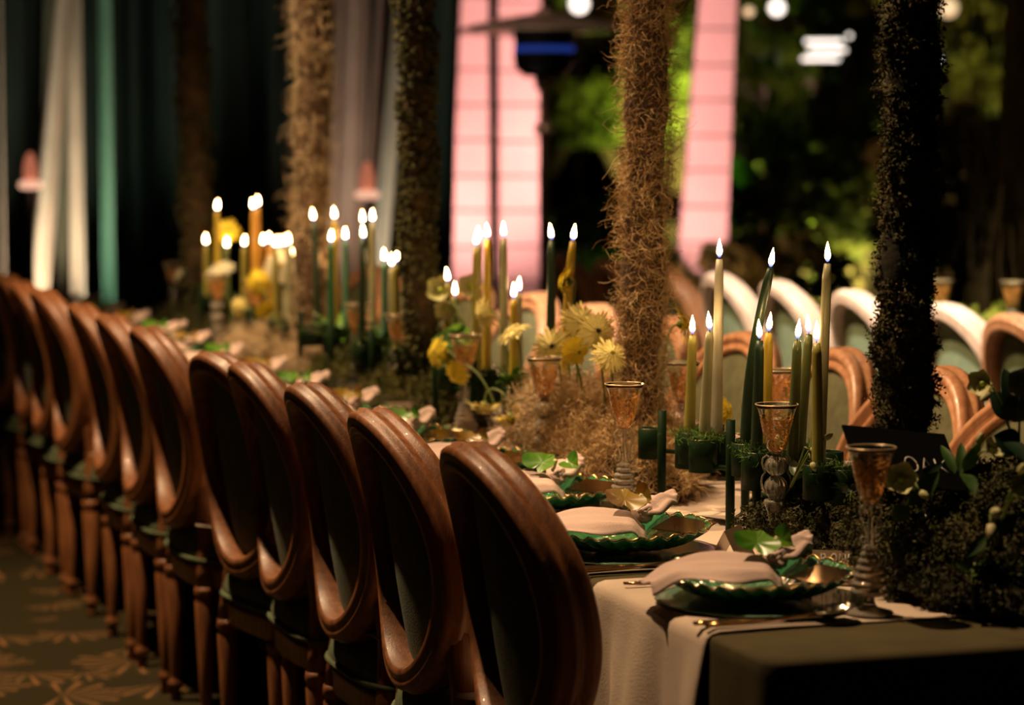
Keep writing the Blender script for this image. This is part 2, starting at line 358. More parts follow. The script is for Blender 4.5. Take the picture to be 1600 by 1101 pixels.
def curtain(name, px0, px1, D0, D1, material, label, wl=.15, amp=.05, lean=0., z1=3.3, seed=0, group=None):
    a = atD(px0, 200, D0)[:2]; b = atD(px1, 200, D1)[:2]; d = b-a; Lh = float(np.linalg.norm(d)); d = d/Lh; nn = np.array([d[1], -d[0]])
    nu = max(12, int(Lh/.014)); r = random.Random(seed); ph = [r.uniform(0, 6) for _ in range(4)]
    def fn(u, v):
        z = .01+z1*v; s = u*Lh
        k = amp*(math.sin(2*PI*s/wl+ph[0]+.5*math.sin(1.3*s/wl+ph[1]))+.35*math.sin(2*PI*s/(wl*2.3)+ph[2]+.4*v))
        k *= (1.15-.25*v)
        q = a+d*(s+lean*(v*z1-1.5))+nn*k; return (q[0], q[1], z)
    o = MB().grid(fn, nu, 14).build(name, material)
    sm = o.modifiers.new('thickness', 'SOLIDIFY'); sm.thickness = .006
    return tag(o, label, 'curtain', group)
C_ = M['curtain']  # bright uplit fold crests are built as separate paler strips
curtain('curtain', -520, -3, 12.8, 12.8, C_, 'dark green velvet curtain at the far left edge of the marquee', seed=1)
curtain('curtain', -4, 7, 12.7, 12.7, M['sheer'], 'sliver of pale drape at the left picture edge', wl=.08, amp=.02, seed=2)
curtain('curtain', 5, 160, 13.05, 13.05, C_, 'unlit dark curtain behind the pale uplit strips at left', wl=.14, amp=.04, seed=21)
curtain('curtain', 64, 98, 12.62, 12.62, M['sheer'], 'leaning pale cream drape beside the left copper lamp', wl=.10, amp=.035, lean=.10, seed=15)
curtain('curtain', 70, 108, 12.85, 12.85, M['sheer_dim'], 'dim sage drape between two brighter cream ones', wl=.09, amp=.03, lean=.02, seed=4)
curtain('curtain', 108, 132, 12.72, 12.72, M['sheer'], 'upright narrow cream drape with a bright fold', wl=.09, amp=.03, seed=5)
curtain('curtain', 157, 178, 12.72, 12.72, M['velvet_uplit'], 'narrow strip of green velvet in its uplit tone', wl=.09, amp=.03, seed=19)
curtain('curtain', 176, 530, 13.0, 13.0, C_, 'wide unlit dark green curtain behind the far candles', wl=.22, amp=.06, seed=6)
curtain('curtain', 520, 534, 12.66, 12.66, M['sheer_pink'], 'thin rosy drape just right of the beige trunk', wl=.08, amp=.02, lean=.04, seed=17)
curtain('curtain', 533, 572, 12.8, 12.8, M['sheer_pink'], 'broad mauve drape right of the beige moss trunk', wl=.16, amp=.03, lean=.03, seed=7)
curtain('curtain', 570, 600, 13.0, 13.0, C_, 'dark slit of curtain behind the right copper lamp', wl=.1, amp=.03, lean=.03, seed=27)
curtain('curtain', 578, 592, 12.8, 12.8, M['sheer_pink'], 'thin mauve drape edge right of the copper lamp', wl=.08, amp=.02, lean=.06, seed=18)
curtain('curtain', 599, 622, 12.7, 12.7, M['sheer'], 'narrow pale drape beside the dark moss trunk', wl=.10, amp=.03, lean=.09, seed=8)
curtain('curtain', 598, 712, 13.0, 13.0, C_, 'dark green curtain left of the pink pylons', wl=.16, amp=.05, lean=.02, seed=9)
curtain('curtain', 1552, 1720, 10.6, 10.2, M['olive_drape'], 'olive brown hanging drape at the right edge', wl=.13, amp=.05, lean=.05, seed=10, z1=3.2)
wl_ = MB().box(-6.2, 3.0, 13.3, 13.42, 0, 3.4).build('wall_back', M['black'], smooth=False); tag(wl_, kind='structure')

# pylons clad in pale panels -------------------------------------------------
def pylon(label, xt0, xt1, xb0, xb1, D, depth=.16):
    # edges given at picture heights y=0 and y=480, carried on down to the ground and up above the frame
    def edge(xt, xb):
        t = atD(xt, 0, D); b = atD(xb, 480, D); return lambda z: t+(b-t)*((t[2]-z)/(t[2]-b[2]))
    el, er = edge(xt0, xb0), edge(xt1, xb1)
    base = el(0)*.5+er(0)*.5; t = thing('clad_pylon', label, 'pylon', (base[0], base[1], 0), 0, 'pink-lit pylons behind the heater')
    fw = np.array([math.sin(YAW), math.cos(YAW), 0])
    def P(side, z, dd): q = (el if side == 0 else er)(z)-np.array([base[0], base[1], 0])+fw*dd; return np.array([q[0], q[1], z])
    core = MB(); zt = 3.1
    v = [P(0, 0, .02), P(1, 0, .02), P(1, 0, depth), P(0, 0, depth), P(0, zt, .02), P(1, zt, .02), P(1, zt, depth), P(0, zt, depth)]
    core.add(v, [(0, 1, 2, 3), (4, 5, 6, 7), (0, 1, 5, 4), (1, 2, 6, 5), (2, 3, 7, 6), (3, 0, 4, 7)]).build('core', M['grout'], t, False)
    z = .01
    while z < zt-.1:
        h = .205+rnd.uniform(-.008, .008); z2 = min(z+h, zt); g = .006
        l0, r0, l1, r1 = P(0, z+g, 0), P(1, z+g, 0), P(0, z2-g, 0), P(1, z2-g, 0); w_ = (r0-l0)*.02
        fr = [l0+w_, r0-w_, r1-w_, l1+w_]; bk = [l0+fw*.022, r0+fw*.022, r1+fw*.022, l1+fw*.022]; fr = [q-fw*rnd.uniform(.001, .004) for q in fr]
        mm = MB().add(fr+bk, [(0, 1, 2, 3), (0, 4, 5, 1), (1, 5, 6, 2), (2, 6, 7, 3), (3, 7, 4, 0), (7, 6, 5, 4)])
        mm.build('panel', M['panel'], t, False); z = z2
    return t
pylon('slim pink-lit pylon of stacked pale panels, leftmost of three', 720, 763, 700, 766, 15.5)
pylon('pink-lit panel pylon directly behind the patio heater pole', 778, 846, 780, 852, 15.6)
pylon('leaning pink-lit panel pylon right of the brown moss trunk', 1092, 1152, 1052, 1133, 15.5)

# patio heater ------------------------------------------------------------------
hp = atD(850, 45, 13.2)
ht = thing('patio_heater', 'mushroom-top gas patio heater with a blue flame band', 'heater', (hp[0], hp[1], 0))
H0 = hp[2]
MB().lathe([(.05, H0+.075), (.09, H0+.072), (.18, H0+.055), (.34, H0+.022), (.425, H0-.006), (.432, H0-.012), (.425, H0-.016), (.33, H0+.012), (.14, H0+.045), (.05, H0+.06)], 40).build('reflector_hood', M['steel'], ht)
MB().lathe([(.02, H0+.10), (.045, H0+.09), (.05, H0+.07)], 20).build('finial', M['steel'], ht)
MB().lathe([(.145, H0-.085), (.148, H0-.07), (.15, H0-.02), (.14, H0+.04), (.12, H0+.045)], 32).build('emitter_screen', M['iron'], ht)
MB().lathe([(.146, H0-.112), (.150, H0-.105), (.150, H0-.092), (.146, H0-.086)], 32).build('flame_band', M['blue'], ht)
MB().lathe([(.10, H0-.235), (.135, H0-.20), (.15, H0-.16), (.15, H0-.113)], 32).build('burner_housing', M['iron'], ht)
MB().lathe([(.024, .42), (.024, H0-.30), (.045, H0-.29), (.05, H0-.24), (.03, H0-.235)], 20).build('pole', M['steel'], ht)
MB().lathe([(.04, H0-.52), (.045, H0-.50), (.04, H0-.46)], 20).build('collar', M['steel'], ht)
MB().lathe([(.24, 0), (.24, .05), (.19, .06), (.18, .42), (.06, .47), (.03, .48)], 32).build('gas_tank_base', M['iron'], ht)

# lamp posts -----------------------------------------------------------------------
def post_lamp(px, py, D, label):
    q = atD(px, py, D); t = thing('post_lamp', label, 'lamp', (q[0], q[1], 0), 0, 'copper lamps against the curtains'); z = q[2]
    MB().lathe([(.07, 0), (.07, .012), (.014, .03), (.012, z-.01)], 16).build('post', M['iron'], t)
    MB().lathe([(.012, z-.01), (.05, z-.005), (.056, z+.012), (.045, z+.028), (.02, z+.03)], 20).build('lit_pan', M['lamppan'], t)
    MB().lathe([(.026, z+.03), (.034, z+.06), (.030, z+.10), (.022, z+.13), (.008, z+.155)], 20).build('shade', M['lampglow'], t)
post_lamp(48, 292, 12.1, 'glowing copper lamp on a slim dark post, far left')
post_lamp(574, 308, 11.7, 'glowing copper lamp on a post, right of the beige trunk')

# garden -----------------------------------------------------------------------------
def shrub(px, py, D, rx, rz_, label, material, n=1500, leaf=.07, cat='shrub', name='shrub', trunk=True):
    q = atD(px, py, D); t = thing(name, label, cat, (q[0], q[1], 0), 0)
    d = unit(rg.normal(size=(n, 3))); r = rg.uniform(.5, 1.0, (n, 1))**.5
    lump = 1+.22*np.sin(d[:, :1]*5+px)+.18*np.sin(d[:, 2:3]*7+py)
    c = d*r*lump*np.array([rx, rx*.8, rz_])+np.array([0, 0, q[2]])
    c[:, 2] = np.maximum(c[:, 2], .05)
    f = quads('foliage', leaves(c, leaf, .45), material, t); f['kind'] = 'stuff'
    if trunk:
        mb = MB()
        for k in range(3):
            a = k*2.1+px; mb.tube([(0, 0, 0), (.06*math.cos(a), .06*math.sin(a), q[2]*.5), (.35*rx*math.cos(a), .35*rx*math.sin(a), q[2])], [.04, .03, .015], 7)
        mb.build('trunk', M['barkcore'], t)
    return t
# terraces of dark stone blocks with hedges on them
def terrace(pxa, pxb, D, z0, z1, label):
    a = atD(pxa, 200, D)[:2]; b = atD(pxb, 200, D)[:2]; d = b-a; L_ = np.linalg.norm(d); d = d/L_; ang = math.atan2(d[1], d[0])
    t = thing('retaining_wall', label, 'wall', (a[0], a[1], 0), ang)
    MB().box(0, L_, .06, .35, 0, z1).build('core', M['soil'], t, False)
    z = z0; row = 0
    while z < z1-.05:
        x = -(row % 2)*.2
        while x < L_:
            w_ = rnd.uniform(.36, .5); x2 = min(x+w_, L_)
            if x2-max(x, 0) > .06: MB().box(max(x, 0)+.008, x2-.008, rnd.uniform(0, .03), .2, z+.006, z+.20, .012).build('stone', M['stone'], t, False)
            x += w_
        z += .21; row += 1
    return t
terrace(860, 1560, 18.9, 0, .85, 'low dark stone retaining wall in the garden')
terrace(860, 1560, 22.2, .6, 1.5, 'upper dark stone garden wall behind the first')
def hedge(px0, px1, D, z0, z1, label, n=2600):
    a = atD(px0, 200, D)[:2]; b = atD(px1, 200, D)[:2]; t = thing('hedge', label, 'hedge', (a[0], a[1], 0))
    u = rg.uniform(0, 1, (n, 1)); c2 = (b-a)*u; c = np.concatenate([c2, rg.uniform(z0, z1, (n, 1))], 1)
    c[:, 0] += rg.uniform(-.05, .5, n)*math.sin(YAW); c[:, 1] += rg.uniform(-.25, .25, n); c[:, 2] += .08*np.sin(u[:, 0]*30)
    f = quads('foliage', leaves(c, .055, .5), M['hedge'], t); f['kind'] = 'stuff'
    MB().tube([(0, .1, z0-.3), ((b-a)[0]*.5, (b-a)[1]*.5+.1, (z0+z1)/2), ((b-a)[0], (b-a)[1]+.1, z0-.3)], .06, 7).build('trunk', M['barkcore'], t)
hedge(862, 980, 19.6, 1.45, 1.78, 'clipped yellow-green hedge beside the patio heater')
hedge(1150, 1380, 23.2, 1.2, 1.6, 'dim hedge on the upper terrace at right', 2200)
for a in [(935, 395, 17.9, .34, .38, 'bright green shrub between the heater and brown trunk', 'leafg', 1500, .08),
          (900, 470, 16.6, .28, .25, 'low green shrub left of the brown moss trunk', 'leafg', 900, .07),
          (1200, 20, 19.8, .85, .48, 'yellow-green lit tree crown above the tall candles', 'hedge', 3000, .10),
          (1325, 60, 20.0, .62, .42, 'lit leafy tree crown left of the dark trunk top', 'hedge', 2400, .10),
          (1270, 150, 19.0, .55, .34, 'leafy bough under the garden lights', 'flesh', 1800, .10),
          (1185, 150, 17.5, .30, .55, 'slender shrub beside the leaning pylon', 'leafg', 900, .09),
          (1345, 240, 18.4, .60, .35, 'dim bush behind the dark moss trunk', 'flesh', 1500, .10),
          (1290, 330, 17.4, .70, .30, 'low spreading bush behind the tall candles', 'flesh', 1500, .09),
          (1500, 60, 18.5, .55, .55, 'dim tree crown right of the dark moss trunk', 'flesh', 1700, .10),
          (1490, 300, 16.0, .45, .50, 'brownish bush right of the dark moss trunk', 'flesh', 1300, .08),
          (1180, 440, 15.8, .60, .30, 'dark bush behind the second table chairs', 'flesh', 900, .08),
          (960, 60, 20.5, .60, .50, 'dim tree crown above the patio heater', 'flesh', 1500, .10),
          (1060, 90, 19.5, .40, .60, 'dim tree crown behind the brown moss trunk', 'flesh', 1300, .10)]:
    shrub(a[0], a[1], a[2], a[3], a[4], a[5], {'leafg': M['leaf_b'], 'hedge': M['hedge'], 'flesh': M['flesh']}[a[6]], a[7], a[8], 'tree' if 'tree' in a[5] else 'shrub', 'tree' if 'tree' in a[5] else 'shrub')
# backdrop of trees so that the night beyond has depth
for i, px in enumerate(range(880, 1760, 110)):
    shrub(px, 330-((i*53) % 130), 24+(i % 3), 1.2, .95, ORD[i]+' dark tree from the left in the far tree line', M['flesh'], 1400, .15, 'tree', 'tree')
def lamp(px, py, D, r, label, m='white_light', bars=0):
    q = atD(px, py, D); t = thing('garden_lamp', label, 'lamp', (q[0], q[1], 0), -YAW, 'lights in the garden'); z = q[2]
    MB().tube([(0, .12, 0), (0, .12, z), (0, .02, z)], .012, 6).build('post', M['iron'], t)
    if bars:
        for k in range(bars): MB().lathe([(.004, -r*5), (r*.5, -r*4.8), (r*.5, r*4.8), (.004, r*5)], 10).build('tube', M[m], t).matrix_local = Matrix.Translation((rnd.uniform(-.03, .03), 0, z+k*.055))@Matrix.Rotation(PI/2, 4, 'Y')
    else: MB().lathe([(r*math.sin(PI*k/8)+.0005, z-r*math.cos(PI*k/8)) for k in range(9)], 14).build('bulb', M[m], t)
lamp(1288, 92, 17, .024, 'white strip lights glowing through the trees', bars=3)
for px, py, r, lb in ((1327, 56, .014, 'small round light above the strip lights'), (1493, 342, .030, 'round white light right of the dark trunk'), (1464, 92, .022, 'white light at the right edge of the dark trunk'),
                      (1214, 12, .05, 'white light at the top right of the leaning pylon'), (1482, 12, .06, 'large pale light at the top, right of the trunk'), (905, 6, .06, 'large white light above the heater hood'),
                      (1170, 18, .03, 'dim light over the leaning pylon'), (790, 12, .05, 'pale light behind the heater hood, left'), (1495, 362, .012, 'tiny light just below the round white one')):
    lamp(px, py, 17.2, r, lb, 'white_light' if 'dim' not in lb and 'pale' not in lb else 'warm_light')

# ================================================================== CHAIRS
RC, RA, RB = .745, .232, .257                        # oval centre height and half axes
def yback(x, z): return -.195-.085*(z-.45)/.55+1.25*x*x
def make_chair(label, wood='wood', velvet='velvet'):
    W, V = M[wood], M[velvet]; t = thing('oval_back_chair', label, 'chair')
    # frame: swept moulding
    prof = [(.022, -.036), (.018, -.043), (.008, -.046), (.002, -.041), (-.006, -.044), (-.016, -.043), (-.021, -.036), (-.022, -.010), (-.022, .012),
            (-.020, .026), (-.010, .030), (-.006, .024), (.004, .024), (.009, .031), (.018, .030), (.026, .020), (.028, .006), (.023, .000), (.023, -.010), (.028, -.016), (.028, -.024), (.023, -.028)]
    mb = MB(); n = 72; k = len(prof); v = []
    for i in range(n):
        a = 2*PI*i/n; cx, cz = math.cos(a), math.sin(a)
        for (p_, d) in prof:
            x = (RA+p_-.026)*cx; z = RC+(RB+p_-.026)*cz; v.append((x, yback(x, z)+d, z))
    mb.add(v, [(i*k+j, ((i+1) % n)*k+j, ((i+1) % n)*k+(j+1) % k, i*k+(j+1) % k) for i in range(n) for j in range(k)])
    mb.build('back_frame', W, t)
    def pad(name, dy, bulge):
        def fn(u, v_):
            a = 2*PI*v_; x = (RA-.044)*u*math.cos(a); z = RC+(RB-.044)*u*math.sin(a)
            return (x, yback(x, z)+dy+bulge*(1-u**4), z)
        MB().grid(fn, 8, 48).build(name, V, t)
    pad('rear_panel', .004, -.003); pad('back_cushion', .014, .026)
    for sx in (-1, 1):
        def pt(x, y, z): return (sx*x, y, z)
        MB().tube([pt(.190, yback(.19, .64)-.006, .66), pt(.176, yback(.176, .57)-.004, .58), pt(.166, -.165, .52), pt(.172, -.172, .46), pt(.180, -.178, .40), pt(.182, -.180, .36)],
                  [.016, .026, .028, .024, .023, .026], 10).build('back_post', W, t)
    # seat
    def sup(a, ax, ay): c, s_ = math.cos(a), math.sin(a); return (ax*math.copysign(abs(c)**.55, c), ay*math.copysign(abs(s_)**.55, s_))
    def ringlay(spec, n=48):
        v = []
        for (f_, z) in spec:
            for i in range(n):
                x, y = sup(2*PI*i/n, .246*f_, .215*f_); x *= 1+.04*(y/.2); v.append((x, y+.005, z))
        f = [(j*n+i, j*n+(i+1) % n, (j+1)*n+(i+1) % n, (j+1)*n+i) for j in range(len(spec)-1) for i in range(n)]+[tuple(range((len(spec)-1)*n, len(spec)*n)), tuple(range(n-1, -1, -1))]
        return MB().add(v, f)
    ringlay([(.95, .355), (.99, .36), (.99, .395), (1.0, .40), (1.0, .412), (.9, .413)]).build('seat_rail', W, t)
    c = ringlay([(.98, .412), (1.02, .425), (1.03, .445), (.99, .472), (.90, .492), (.7, .504), (.4, .509), (.1, .510)]).build('seat_cushion', V, t)
    pp = []
    for i in range(49):
        x, y = sup(2*PI*i/48, .256, .224); x *= 1+.04*(y/.2); pp.append((x, y+.005, .428))
    MB().tube(pp, .006, 6).build('piping', V, c)
    for sx, sy in ((-1, -1), (1, -1), (-1, 1), (1, 1)):
        x0, y0 = (.182, -.180) if sy < 0 else (.205, .195)
        pr = [(.010, 0), (.015, .004), (.016, .018), (.012, .026), (.012, .030), (.021, .040), (.021, .052), (.014, .060), (.015, .066), (.027, .325), (.022, .332), (.028, .340), (.028, .352), (.026, .362)]
        MB().lathe(pr, 20, (sx*x0, y0, 0), mod=lambda a, z: (1-.07*(abs(math.sin(5*a)) < .45) if .07 < z < .32 else 1)).build('leg', W, t)
    return t
left_Y = [4.04, 4.59, 5.10, 5.55, 5.86, 6.25, 6.71, 7.17, 7.64, 8.37, 8.81, 9.23, 9.72]
CX = 1.572
left_Y = [4.04, 4.59, 5.10, 5.60, 5.93, 6.71, 7.17, 7.64, 8.37, 8.81, 9.26, 9.75]
c0 = None
for i, y in enumerate(left_Y):
    lb = 'walnut oval-back chair with green velvet, %s from the camera in the left row' % ('first' if i == 0 else ORD[i])
    rz = -PI/2+(rnd.uniform(-.03, .03) if i != 4 else .18); x = CX+rnd.uniform(-.008, .008)-(0.015 if i == 4 else 0)
    if i == 0: c0 = make_chair(lb); c0.location = (x, y, 0); c0.rotation_euler = (0, 0, rz); c0['group'] = 'chairs along the near side of the table'
    else: dup(c0, (x, y, 0), rz, lb)
c1 = make_chair('lit-toned oval-back chair facing the camera side, nearest at far right', 'wood_lit', 'velvet_lit'); c1['group'] = 'chairs across the table'
c1.location = (2.375, 4.55, 0); c1.rotation_euler = (0, 0, PI/2+.15)
for i, y in enumerate([4.99, 5.49, 6.01, 6.55, 7.1, 7.65, 8.2, 8.8, 9.4]):
    extra = ['behind the table sign', 'behind the dark moss trunk', 'behind the candle stand', 'right of the brown moss trunk'][i] if i < 4 else ''
    dup(c1, (2.375+rnd.uniform(-.02, .02), y, 0), PI/2+.15+rnd.uniform(-.04, .04), ('lit-toned oval-back chair across the table, %s' % extra) if extra else 'lit-toned oval-back chair across the table, %s from the camera' % ORD[i+1])
c2 = make_chair('lit-toned oval-back chair at the second table, nearest at right edge', 'wood_lit', 'velvet'); c2['group'] = 'chairs at the second table'
c2.location = (3.86, 6.42, 0); c2.rotation_euler = (0, 0, -PI/2+.06)
c3 = make_chair('spotlit-toned oval-back chair with green velvet, seen just right of the dark trunk', 'wood_spotlit', 'velvet_spotlit'); c3['group'] = 'chairs at the second table'
c3.location = (3.90, 6.88, 0); c3.rotation_euler = (0, 0, -PI/2+.05)
for y, lb in ((7.52, 'left of the dark moss trunk'), (8.06, 'behind the tall bent candle'), (8.56, 'behind the tallest left candle')):
    dup(c3, (3.92, y, 0), -PI/2+rnd.uniform(-.03, .06), 'spotlit-toned oval-back chair at the second table, '+lb)
for y, lb in ((9.1, 'third from the far end'), (9.65, 'second from the far end'), (10.2, 'at the far end')):
    dup(c2, (3.92, y, 0), -PI/2, 'lit-toned oval-back chair at the second table, '+lb)

# ================================================================== TABLES
def sstep(t): t = max(0., min(1., t)); return t*t*(3-2*t)
def table(X0, X1, Y0, Y1, label, clabel, push_from, amp=.012):
    t = thing('dining_table', label, 'table', ((X0+X1)/2, Y0, 0)); hw = (X1-X0)/2-.012; L_ = Y1-Y0
    MB().box(-hw, hw, .012, L_-.012, .725, .748, .006).build('tabletop', M['wood'], t)
    n = max(2, int(L_/2)+1)
    for i in range(n):
        for sx in (-.08, .08):
            yy = .25+(L_-.5)*i/(n-1); MB().lathe([(.025, 0), (.02, .02), (.02, .725)], 12, (sx, yy, 0)).build('leg', M['iron'], t)
    # cloth
    r = .035; pts = []
    def arc(cx, cy, a0):
        for k in range(7): a = a0+PI/2*k/6; pts.append((cx+r*math.cos(a), cy+r*math.sin(a), math.cos(a), math.sin(a)))
    def line(x0, y0, x1, y1, nx, ny):
        d = math.hypot(x1-x0, y1-y0); m_ = max(2, int(d/.03))
        for k in range(1, m_): pts.append((x0+(x1-x0)*k/m_, y0+(y1-y0)*k/m_, nx, ny))
    arc(X0+r, Y0+r, PI); line(X0+r, Y0, X1-r, Y0, 0, -1); arc(X1-r, Y0+r, 1.5*PI); line(X1, Y0+r, X1, Y1-r, 1, 0)
    arc(X1-r, Y1-r, 0); line(X1-r, Y1, X0+r, Y1, 0, 1); arc(X0+r, Y1-r, PI/2); line(X0, Y1-r, X0, Y0+r, -1, 0)
    N_ = len(pts); v = []; lv = [(.03, .7605), (.012, .760), (.003, .757), (0, .751), (0, .735), (0, .70), (0, .64), (0, .58), (0, .55), (0, .52), (0, .48), (0, .44), (0, .38), (0, .25), (0, .12), (0, .012)]
    for ins, z in lv:
        for i, (x, y, nx, ny) in enumerate(pts):
            s_ = i*.03; f_ = (.75-z)/.75 if z < .74 else 0
            off = amp*f_*1.6*(math.sin(s_*15+1)+.6*math.sin(s_*27+2)+.5*math.sin(s_*7)+.7)
            if z < .58 and y > push_from and abs(nx) > .7: off = -.30*sstep((.58-z)/.10)*sstep((y-push_from)/.08)
            v.append((x+nx*(off-ins), y+ny*(off-ins), z))
    f = [(j*N_+i, (j+1)*N_+i, (j+1)*N_+(i+1) % N_, j*N_+(i+1) % N_) for j in range(len(lv)-1) for i in range(N_)]+[tuple(range(N_))]
    c = MB().add(v, f).build('tablecloth', M['olive']); tag(c, clabel, 'tablecloth'); return t
table(1.515, 2.425, 3.38, 11.0, 'long banquet table hidden under the olive cloth', 'dark olive tablecloth draped to the floor on the long table', 3.72)
table(3.90, 4.80, 4.2, 10.9, 'second banquet table beyond the long table', 'dark olive tablecloth on the second table behind', 4.0)

# cross runners ----------------------------------------------------------------
def runner(y0, y1, label, seed, straight=False, skew=0.):
    r = random.Random(seed); ph = [r.uniform(0, 6) for _ in range(6)]
    xl, xr = 1.509, 2.431; prof = []       # (x, z) from the left hem over the top to the right hem
    if straight: left = [(xl-.012, .30), (xl-.01, .40), (xl-.006, .5), (xl-.004, .60), (xl-.002, .68), (xl, .72), (xl, .742)]
    else: left = [(xl-.10, .519), (xl-.06, .520), (xl-.03, .528), (xl-.012, .55), (xl-.006, .60), (xl-.003, .66), (xl-.001, .71), (xl, .742)]
    arc = [(xl+.003, .754), (xl+.010, .7605), (xl+.022, .7620)]
    top = [(xl+.022+(xr-xl-.044)*k/26, .7622) for k in range(1, 26)]
    right = [(xr-.022, .7620), (xr-.010, .7605), (xr-.003, .754), (xr, .742), (xr, .71), (xr+.003, .64), (xr+.006, .585)]
    prof = left+arc+top+right; K = len(prof)-1
    def fn(u, v):
        i = min(int(round(u*K)), K); x, z = prof[i]; y = y0+(y1-y0)*v
        if xl+.02 < x < xr-.02:
            z += .0014*(1+math.sin(14*x+9*y*4+ph[0])*math.sin(33*y+ph[1]+6*x)); y += .006*math.sin(9*x+ph[2])
        elif z < .74:
            d = (.75-z); s_ = -1 if x < 2 else 1
            x += s_*d*.075*(1+math.sin(26*y+ph[3])+.5*math.sin(57*y+ph[4])); y += .07*d*math.sin(5*z+ph[5])+skew*d*(.5-v)
        return (x, y, z)
    o = MB().grid(fn, K, 36).build('table_runner', M['linen']); s = o.modifiers.new('thickness', 'SOLIDIFY'); s.thickness = .0012; s.offset = 1
    return tag(o, label, 'table runner', 'cream linen runners laid across the long table')
runner(3.592, 4.068, 'cream linen runner under the nearest place setting, corner hanging in front', 1, True)
ry = 4.135; i = 1
while ry < 10.6:
    runner(ry, ry+.478, 'cream linen runner across the table, %s from the near end' % ORD[i], i+1, skew=.25); ry += .478 if i == 1 else .50; i += 1

# ================================================================== TABLEWARE
TZ = .767
def make_glass(kind, label, amber=True):
    t = thing('wine_glass', label, 'glass'); g = M['crystal']
    if kind == 'scroll':
        mb = MB(); mb.lathe([(.001, 0), (.036, 0), (.037, .002), (.034, .0045), (.012, .010), (.008, .018), (.007, .03)], 32); mb.build('foot', g, t)
        rings = [(.029, .034), (.027, .046), (.0245, .058), (.022, .069), (.0185, .080), (.015, .090), (.011, .099)]
        for R, z in rings: MB().torus(R-.005, .0055, z, 28, 8).build('ring', g, t)
        MB().lathe([(.010, .026), (.020, .034), (.019, .046), (.016, .058), (.0135, .069), (.011, .080), (.008, .09), (.005, .10), (.004, .108), (.0035, .165), (.006, .17)], 20).build('stem', g, t)
        for sx in (-1, 1):
            P = []
            for k in range(9): a = PI*.1+k*.62; rr = .008*(1-.05*k); P.append((sx*(.012+rr*math.cos(a+PI)), 0, .1615-.004+rr*math.sin(a)*.9))
            P = [(.006, .156), (.009, .1525), (.0125, .155), (.0115, .162), (.0065, .1655), (.002, .1655), ]
            body = [(.0055, .157), (.0085, .153), (.012, .1545), (.0125, .1605), (.0085, .1665), (.014, .1675), (.0195, .162), (.0205, .153), (.0175, .143), (.0125, .132), (.009, .121),
                    (.008, .113), (.0115, .1075), (.0175, .1085), (.0195, .1145), (.0165, .119), (.013, .1165)]
            MB().tube([(sx*x, 0, z) for x, z in body], .0017, 7).build('scroll_handle', g, t)
    else:
        MB().lathe([(.001, 0), (.034, 0), (.035, .002), (.030, .0045), (.010, .009), (.007, .014), (.008, .024), (.011, .045), (.017, .068), (.0215, .082), (.0205, .086), (.008, .087)], 32).build('foot', g, t)
        rib = lambda a, z: 1+.07*math.cos(12*a)
        MB().lathe([(.005, .088), (.012, .090), (.019, .098), (.021, .108), (.018, .118), (.011, .126), (.007, .129)], 48, mod=rib).build('knop', g, t)
        MB().lathe([(.007, .129), (.012, .132), (.018, .139), (.0195, .148), (.016, .157), (.009, .163), (.006, .166)], 48, mod=rib).build('knop', g, t)
        MB().torus(.007, .003, .169, 20, 6).build('collar', g, t)
        for sx in (-1, 1):
            MB().tube([(sx*x, 0, z) for x, z in ((.011, .160), (.017, .164), (.0235, .159), (.025, .150), (.022, .141), (.0195, .134), (.024, .128), (.026, .118), (.0245, .106), (.019, .098), (.013, .094))], .0017, 7).build('scroll_handle', g, t)
    z0 = .170
    out = [(.004, z0-.002), (.012, z0), (.0165, z0+.006), (.0215, z0+.024), (.0265, z0+.045), (.0305, z0+.064), (.034, z0+.076), (.0375, z0+.083)]
    inn = [(r-.0013, z+.0008) for r, z in out[::-1]]; inn[-1] = (.002, z0+.002)
    b = MB().lathe(out+inn, 40).build('bowl', M['bowl'] if amber else g, t)
    MB().torus(.0372, .0009, z0+.0835, 40, 6).build('rim', M['gilt'], b)
    return t
GA = make_glass('scroll', 'amber-flecked scroll-handled glass at the near right corner, beside the dark moss'); GA.location = (1.80, 3.645, TZ); GA.rotation_euler.z = .25; GA['group'] = 'ornate stemmed glasses'
GB = make_glass('knop', 'amber-flecked double-knop glass in front of the candle stand'); GB.location = (1.922, 4.262, TZ+.001); GB.rotation_euler.z = -.3; GB['group'] = 'ornate stemmed glasses'
for (src, px, py, lb) in ((GA, 975, 808, 'scroll-handled glass with ringed stem left of the nearest candle stand'), (GB, 850, 746, 'double-knop glass in front of the pale moss mound'),
                          (GA, 727, 692, 'scroll-handled glass below the yellow gerberas'), (GB, 624, 643, 'double-knop glass in front of the green moss, right of a pair'), (GA, 559, 618, 'glass left of the green moss bed, left of a pair'),
                          (GB, 468, 566, 'far glass at the foot of the beige trunk'), (GA, 397, 562, 'far glass before the pale moss and yellow flowers'), (GB, 340, 548, 'far glass with a white bloom above it'), (GA, 272, 520, 'farthest glass, at left before the black curtain')):
    q = atZ(px, py, TZ); dup(src, (q[0], q[1], TZ), rnd.uniform(-.3, .5)+.3, 'amber-flecked '+lb)
q = atZ(1217, 578, TZ+.253); dup(GB, (q[0], q[1], TZ), .2, 'amber-flecked glass across the table, between the dark and the tall candles')
q = atZ(1066, 566, TZ+.253); dup(GA, (q[0], q[1], TZ), .2, 'amber-flecked glass across the table, right behind the brown trunk')
q = atZ(1470, 438, TZ+.253); dup(GA, (q[0], q[1], TZ), .2, 'amber glass on the second table, left one')
q = atZ(1582, 440, TZ+.253); dup(GB, (q[0], q[1], TZ), .2, 'amber glass on the second table, right one')

